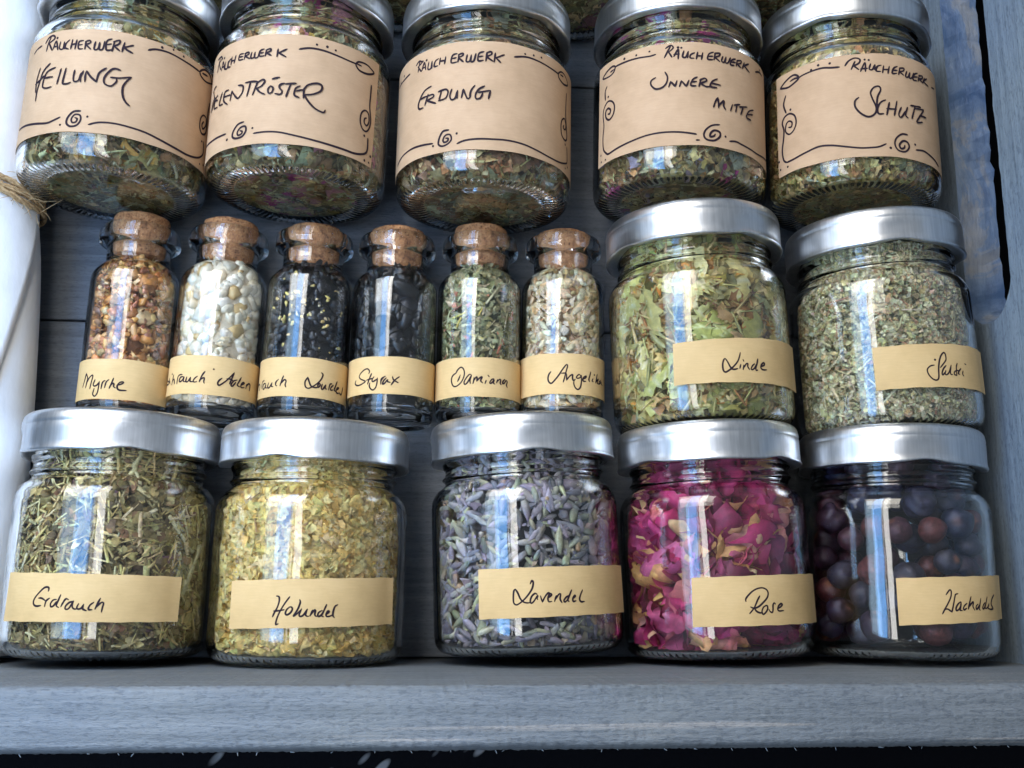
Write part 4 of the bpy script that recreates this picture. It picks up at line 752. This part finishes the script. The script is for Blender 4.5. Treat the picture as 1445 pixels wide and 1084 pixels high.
G3 = 'screw top jars with large brown labels drawn with spirals'
dark = [(0.13, 0.13, 0.065), (0.085, 0.085, 0.045), (0.19, 0.19, 0.11), (0.14, 0.095, 0.05), (0.24, 0.235, 0.14)]
BIG = [
 ('Heilung', 'large label jar inscribed Heilung, leaning beside the white paper roll', dark, [(0.42, 0.24, 0.03), (0.35, 0.32, 0.12), (0.26, 0.27, 0.12)], 'dark green and yellow herb mixture filling the jar inscribed Heilung', 1.0),
 ('Seelen', 'large label jar inscribed Seelentröster, second from the left in the top row', dark, [(0.40, 0.04, 0.18), (0.48, 0.30, 0.05), (0.30, 0.32, 0.17), (0.45, 0.20, 0.22)], 'green herb mixture with pink petal bits filling the jar inscribed Seelentröster', 1.0),
 ('Erdung', 'large label jar inscribed Erdung, in the middle of the top row', [(0.12, 0.11, 0.06), (0.17, 0.15, 0.085), (0.09, 0.075, 0.045), (0.15, 0.095, 0.055), (0.23, 0.24, 0.15)], [(0.27, 0.28, 0.16), (0.30, 0.16, 0.08), (0.32, 0.31, 0.2)], 'brown and grey green chopped herb mixture filling the jar inscribed Erdung', 1.0),
 ('Innere', 'large label jar inscribed Innere Mitte, behind the lid of the Linde jar', dark, [(0.42, 0.05, 0.20), (0.50, 0.36, 0.12), (0.30, 0.31, 0.2), (0.36, 0.28, 0.34)], 'grey green herb mixture with a few magenta bits filling the jar inscribed Innere Mitte', 1.0),
 ('Schutz', 'large label jar inscribed Schutz, next to the hand hole in the crate side', [(0.20, 0.19, 0.09), (0.14, 0.13, 0.06), (0.27, 0.255, 0.14), (0.17, 0.12, 0.06)], [(0.34, 0.32, 0.13), (0.42, 0.38, 0.12)], 'fine yellow green herb crumbs filling the jar inscribed Schutz', 0.62),
]
for key, lab, gr, ac, flab, fine in BIG:
    x, y, ph = JARS[key]
    GAIN[0] = 1.45
    make_jar((x, y, RJ + 0.02), ph, lab, G3, key, M_kraft, 0.053, 0.056, turn=TURN[key])
    put_filling('herb_mixture', filling('herb_mixture', fill_mix(gr, ac, int(2600 / fine ** 2), int(260 / fine), fine), M_herb), (x, y, RJ + 0.02), ph, flab)
G4 = 'jars of the hindmost row cut off by the upper picture edge'
for x, d_, fd in ((-8.0, 'between the lids of the Heilung and Seelentröster jars', 'first'), (-2.85, 'between the lids of the Seelentröster and Erdung jars', ''), (2.6, 'between the lids of the Erdung and Innere Mitte jars', ''), (8.0, 'between the lids of the Innere Mitte and Schutz jars', '')):
    make_jar((x, 20.75, RJ + 0.02), 0.0, 'glass jar base glimpsed ' + d_, G4, turn=0.3 * x)
    put_filling('herb_mixture', filling('herb_mixture', fill_mix(dark, [(0.32, 0.12, 0.12), (0.3, 0.27, 0.1)], 1500, 120), M_herb), (x, 20.75, RJ + 0.02), 0.0, 'dark dried herb mixture in the jar glimpsed ' + d_)
GB = 'small corked glass bottles in the middle row'
BSPEC = [
 ('Myrrhe', 'corked bottle of amber brown lumps labelled Myrrhe', fill_myrrh, 'resin_filling', 'amber brown broken resin lumps filling the bottle labelled Myrrhe', M_amber, False),
 ('Aden', 'corked bottle of whitish pebble lumps labelled Weihrauch Aden', fill_frank, 'resin_filling', 'cloudy white resin pebbles filling the bottle labelled Weihrauch Aden', M_resin, False),
 ('Lourdes', 'corked bottle of black grains with gold specks labelled Weihrauch Lourdes', fill_lourdes, 'resin_filling', 'black resin grains with gold specks filling the bottle labelled Weihrauch Lourdes', M_black, False),
 ('Styrax', 'corked bottle of plain black lumps labelled Styrax', fill_styrax, 'resin_filling', 'plain black lumps filling the bottle labelled Styrax', M_black, False),
 ('Damiana', 'corked bottle of grey green leaf slivers labelled Damiana', fill_damiana, 'dried_herb_filling', 'grey green leaf slivers filling the bottle labelled Damiana', M_herb, False),
 ('Angelika', 'corked bottle of cream coloured root chips labelled Angelika', fill_angelica, 'root_chip_filling', 'cream and brown root chips filling the bottle labelled Angelika', M_herb, False),
]
CORKUP = {'Myrrhe': 0.06, 'Aden': -0.02, 'Lourdes': -0.12, 'Styrax': -0.08, 'Damiana': 0.02, 'Angelika': -0.12}
for key, lab, fn, fname, flab, fm_, sm in BSPEC:
    x, y, ph = BOTS[key]
    GAIN[0] = {'Damiana': 1.45, 'Angelika': 1.35, 'Myrrhe': 1.1}.get(key, 1.0)
    t = empty('corked_bottle', (x, y, RB + 0.02), ph); tag(t, lab, 'bottle', GB)
    obj('glass_body', bottle_me, t)
    ck = obj('cork', cork_me, t, (0, CORKUP[key], 0)); ck.rotation_euler = (0, rng.uniform(0, 6), 0)
    add_label(t, key, RB, M_kraft2, 0.043)
    put_filling(fname, filling(fname, fn(), fm_, sm), (x, y, RB + 0.02), ph, flab, 'incense')

# ------------------------------------------------------------------ the rolled paper and its twine
YS = [1.6, 6.0, 8.4, 11.0, 13.0, 14.4, 15.5, 17, 19, 25, 32]
XR = [-12.42, -12.38, -12.40, -12.50, -12.66, -12.96, -13.08, -13.1, -13.15, -13.4, -13.7]
FE = [1.45, 1.17, 0.92, 0.52, 0.16, -0.15, -0.3, -0.4, -0.5, -0.6, -0.7]
def edge(T_, yv, w_=0.7):
    o_ = np.linspace(-2 * w_, 2 * w_, 25); w = np.exp(-(o_ / w_) ** 2 / 2); return float((np.interp(yv + o_, YS, T_) * w).sum() / w.sum())
def roll_section(yv):
    """two and a half turns of paper; the outermost turn ends over the top in a free edge that runs slantwise"""
    r = 1.62; cx = edge(XR, yv) - r; a1 = edge(FE, yv); pts = []
    for t in np.linspace(0, 1, 150):
        a = a1 + (1 - t) * math.pi * 4.6; rr = r * (0.87 + 0.13 * t) + 0.03 * max(0, (t - 0.96) / 0.04) ** 2
        rr *= 1 + 0.012 * math.sin(0.55 * yv + 2 * a)
        pts.append((cx + rr * math.cos(a), 0.06 + r + rr * math.sin(a)))
    return pts
ys = np.linspace(1.6, 32, 70); V, F = [], []
for yv in ys: V += [(a, yv, b) for a, b in roll_section(yv)]
n = len(roll_section(5.0))
for i in range(len(ys) - 1):
    for j in range(n - 1): F.append((i * n + j, i * n + j + 1, (i + 1) * n + j + 1, (i + 1) * n + j))
roll = obj('paper_roll', mesh('paper_roll', V, F, mats=(M_paper,)))
sd = roll.modifiers.new('thickness', 'SOLIDIFY'); sd.thickness = 0.02 * S; sd.offset = 0
tag(roll, 'white rolled paper scroll tied with twine along the left of the crate', 'paper roll')
tw = []
for off in (-0.19, 0.0, 0.18):
    pth = []
    for a in np.linspace(-0.9, math.pi + 0.6, 46):
        yv = 14.45 + off + 0.42 * -math.cos(a) * 1.0 + 0.04 * math.sin(5 * a + off * 20); xr = edge(XR, yv); r = 1.62
        pth.append((xr - r + (r + 0.10) * math.cos(a), yv, 0.03 + r + (r + 0.10) * math.sin(a)))
    for s_ in range(3):
        q = []
        for i, (a_, b_, c_) in enumerate(pth):
            w = i * 0.9 + s_ * 2.094; q.append((a_ + 0.035 * math.cos(w) * math.cos(i / 14), b_ + 0.05 * math.sin(w), c_ + 0.035 * math.cos(w)))
        tw.append(tube(q, 0.052, 6))
twine = obj('jute_twine', mesh('jute_twine', *join(tw), mats=(M_twine,)))
tag(twine, 'frayed brown jute twine wound round the white paper roll', 'twine')
hr = []
for _ in range(80):
    a = rng.uniform(0.0, 2.2); yv = 14.45 + rng.normal(0, 0.22) - 0.42 * math.cos(a); xr = edge(XR, yv); r = 1.62 + 0.12
    b = np.array((xr - 1.62 + r * math.cos(a), yv, 1.65 + r * math.sin(a))); out_ = np.array((math.cos(a), 0, math.sin(a)))
    d = rng.normal(size=3) * 0.7 + out_ * 0.5 + np.array((0.35, -0.25, 0)); d /= np.linalg.norm(d); c = rng.normal(size=3) * 0.8; l = rng.uniform(0.15, 0.6)
    hr.append(tube([b + d * l * t + c * l * 0.5 * t * t for t in np.linspace(0, 1, 6)], [0.011, .011, .010, .009, .007, .004], 4))
obj('frayed_fibre', mesh('frayed_fibre', *join(hr), mats=(M_twine,)), twine)
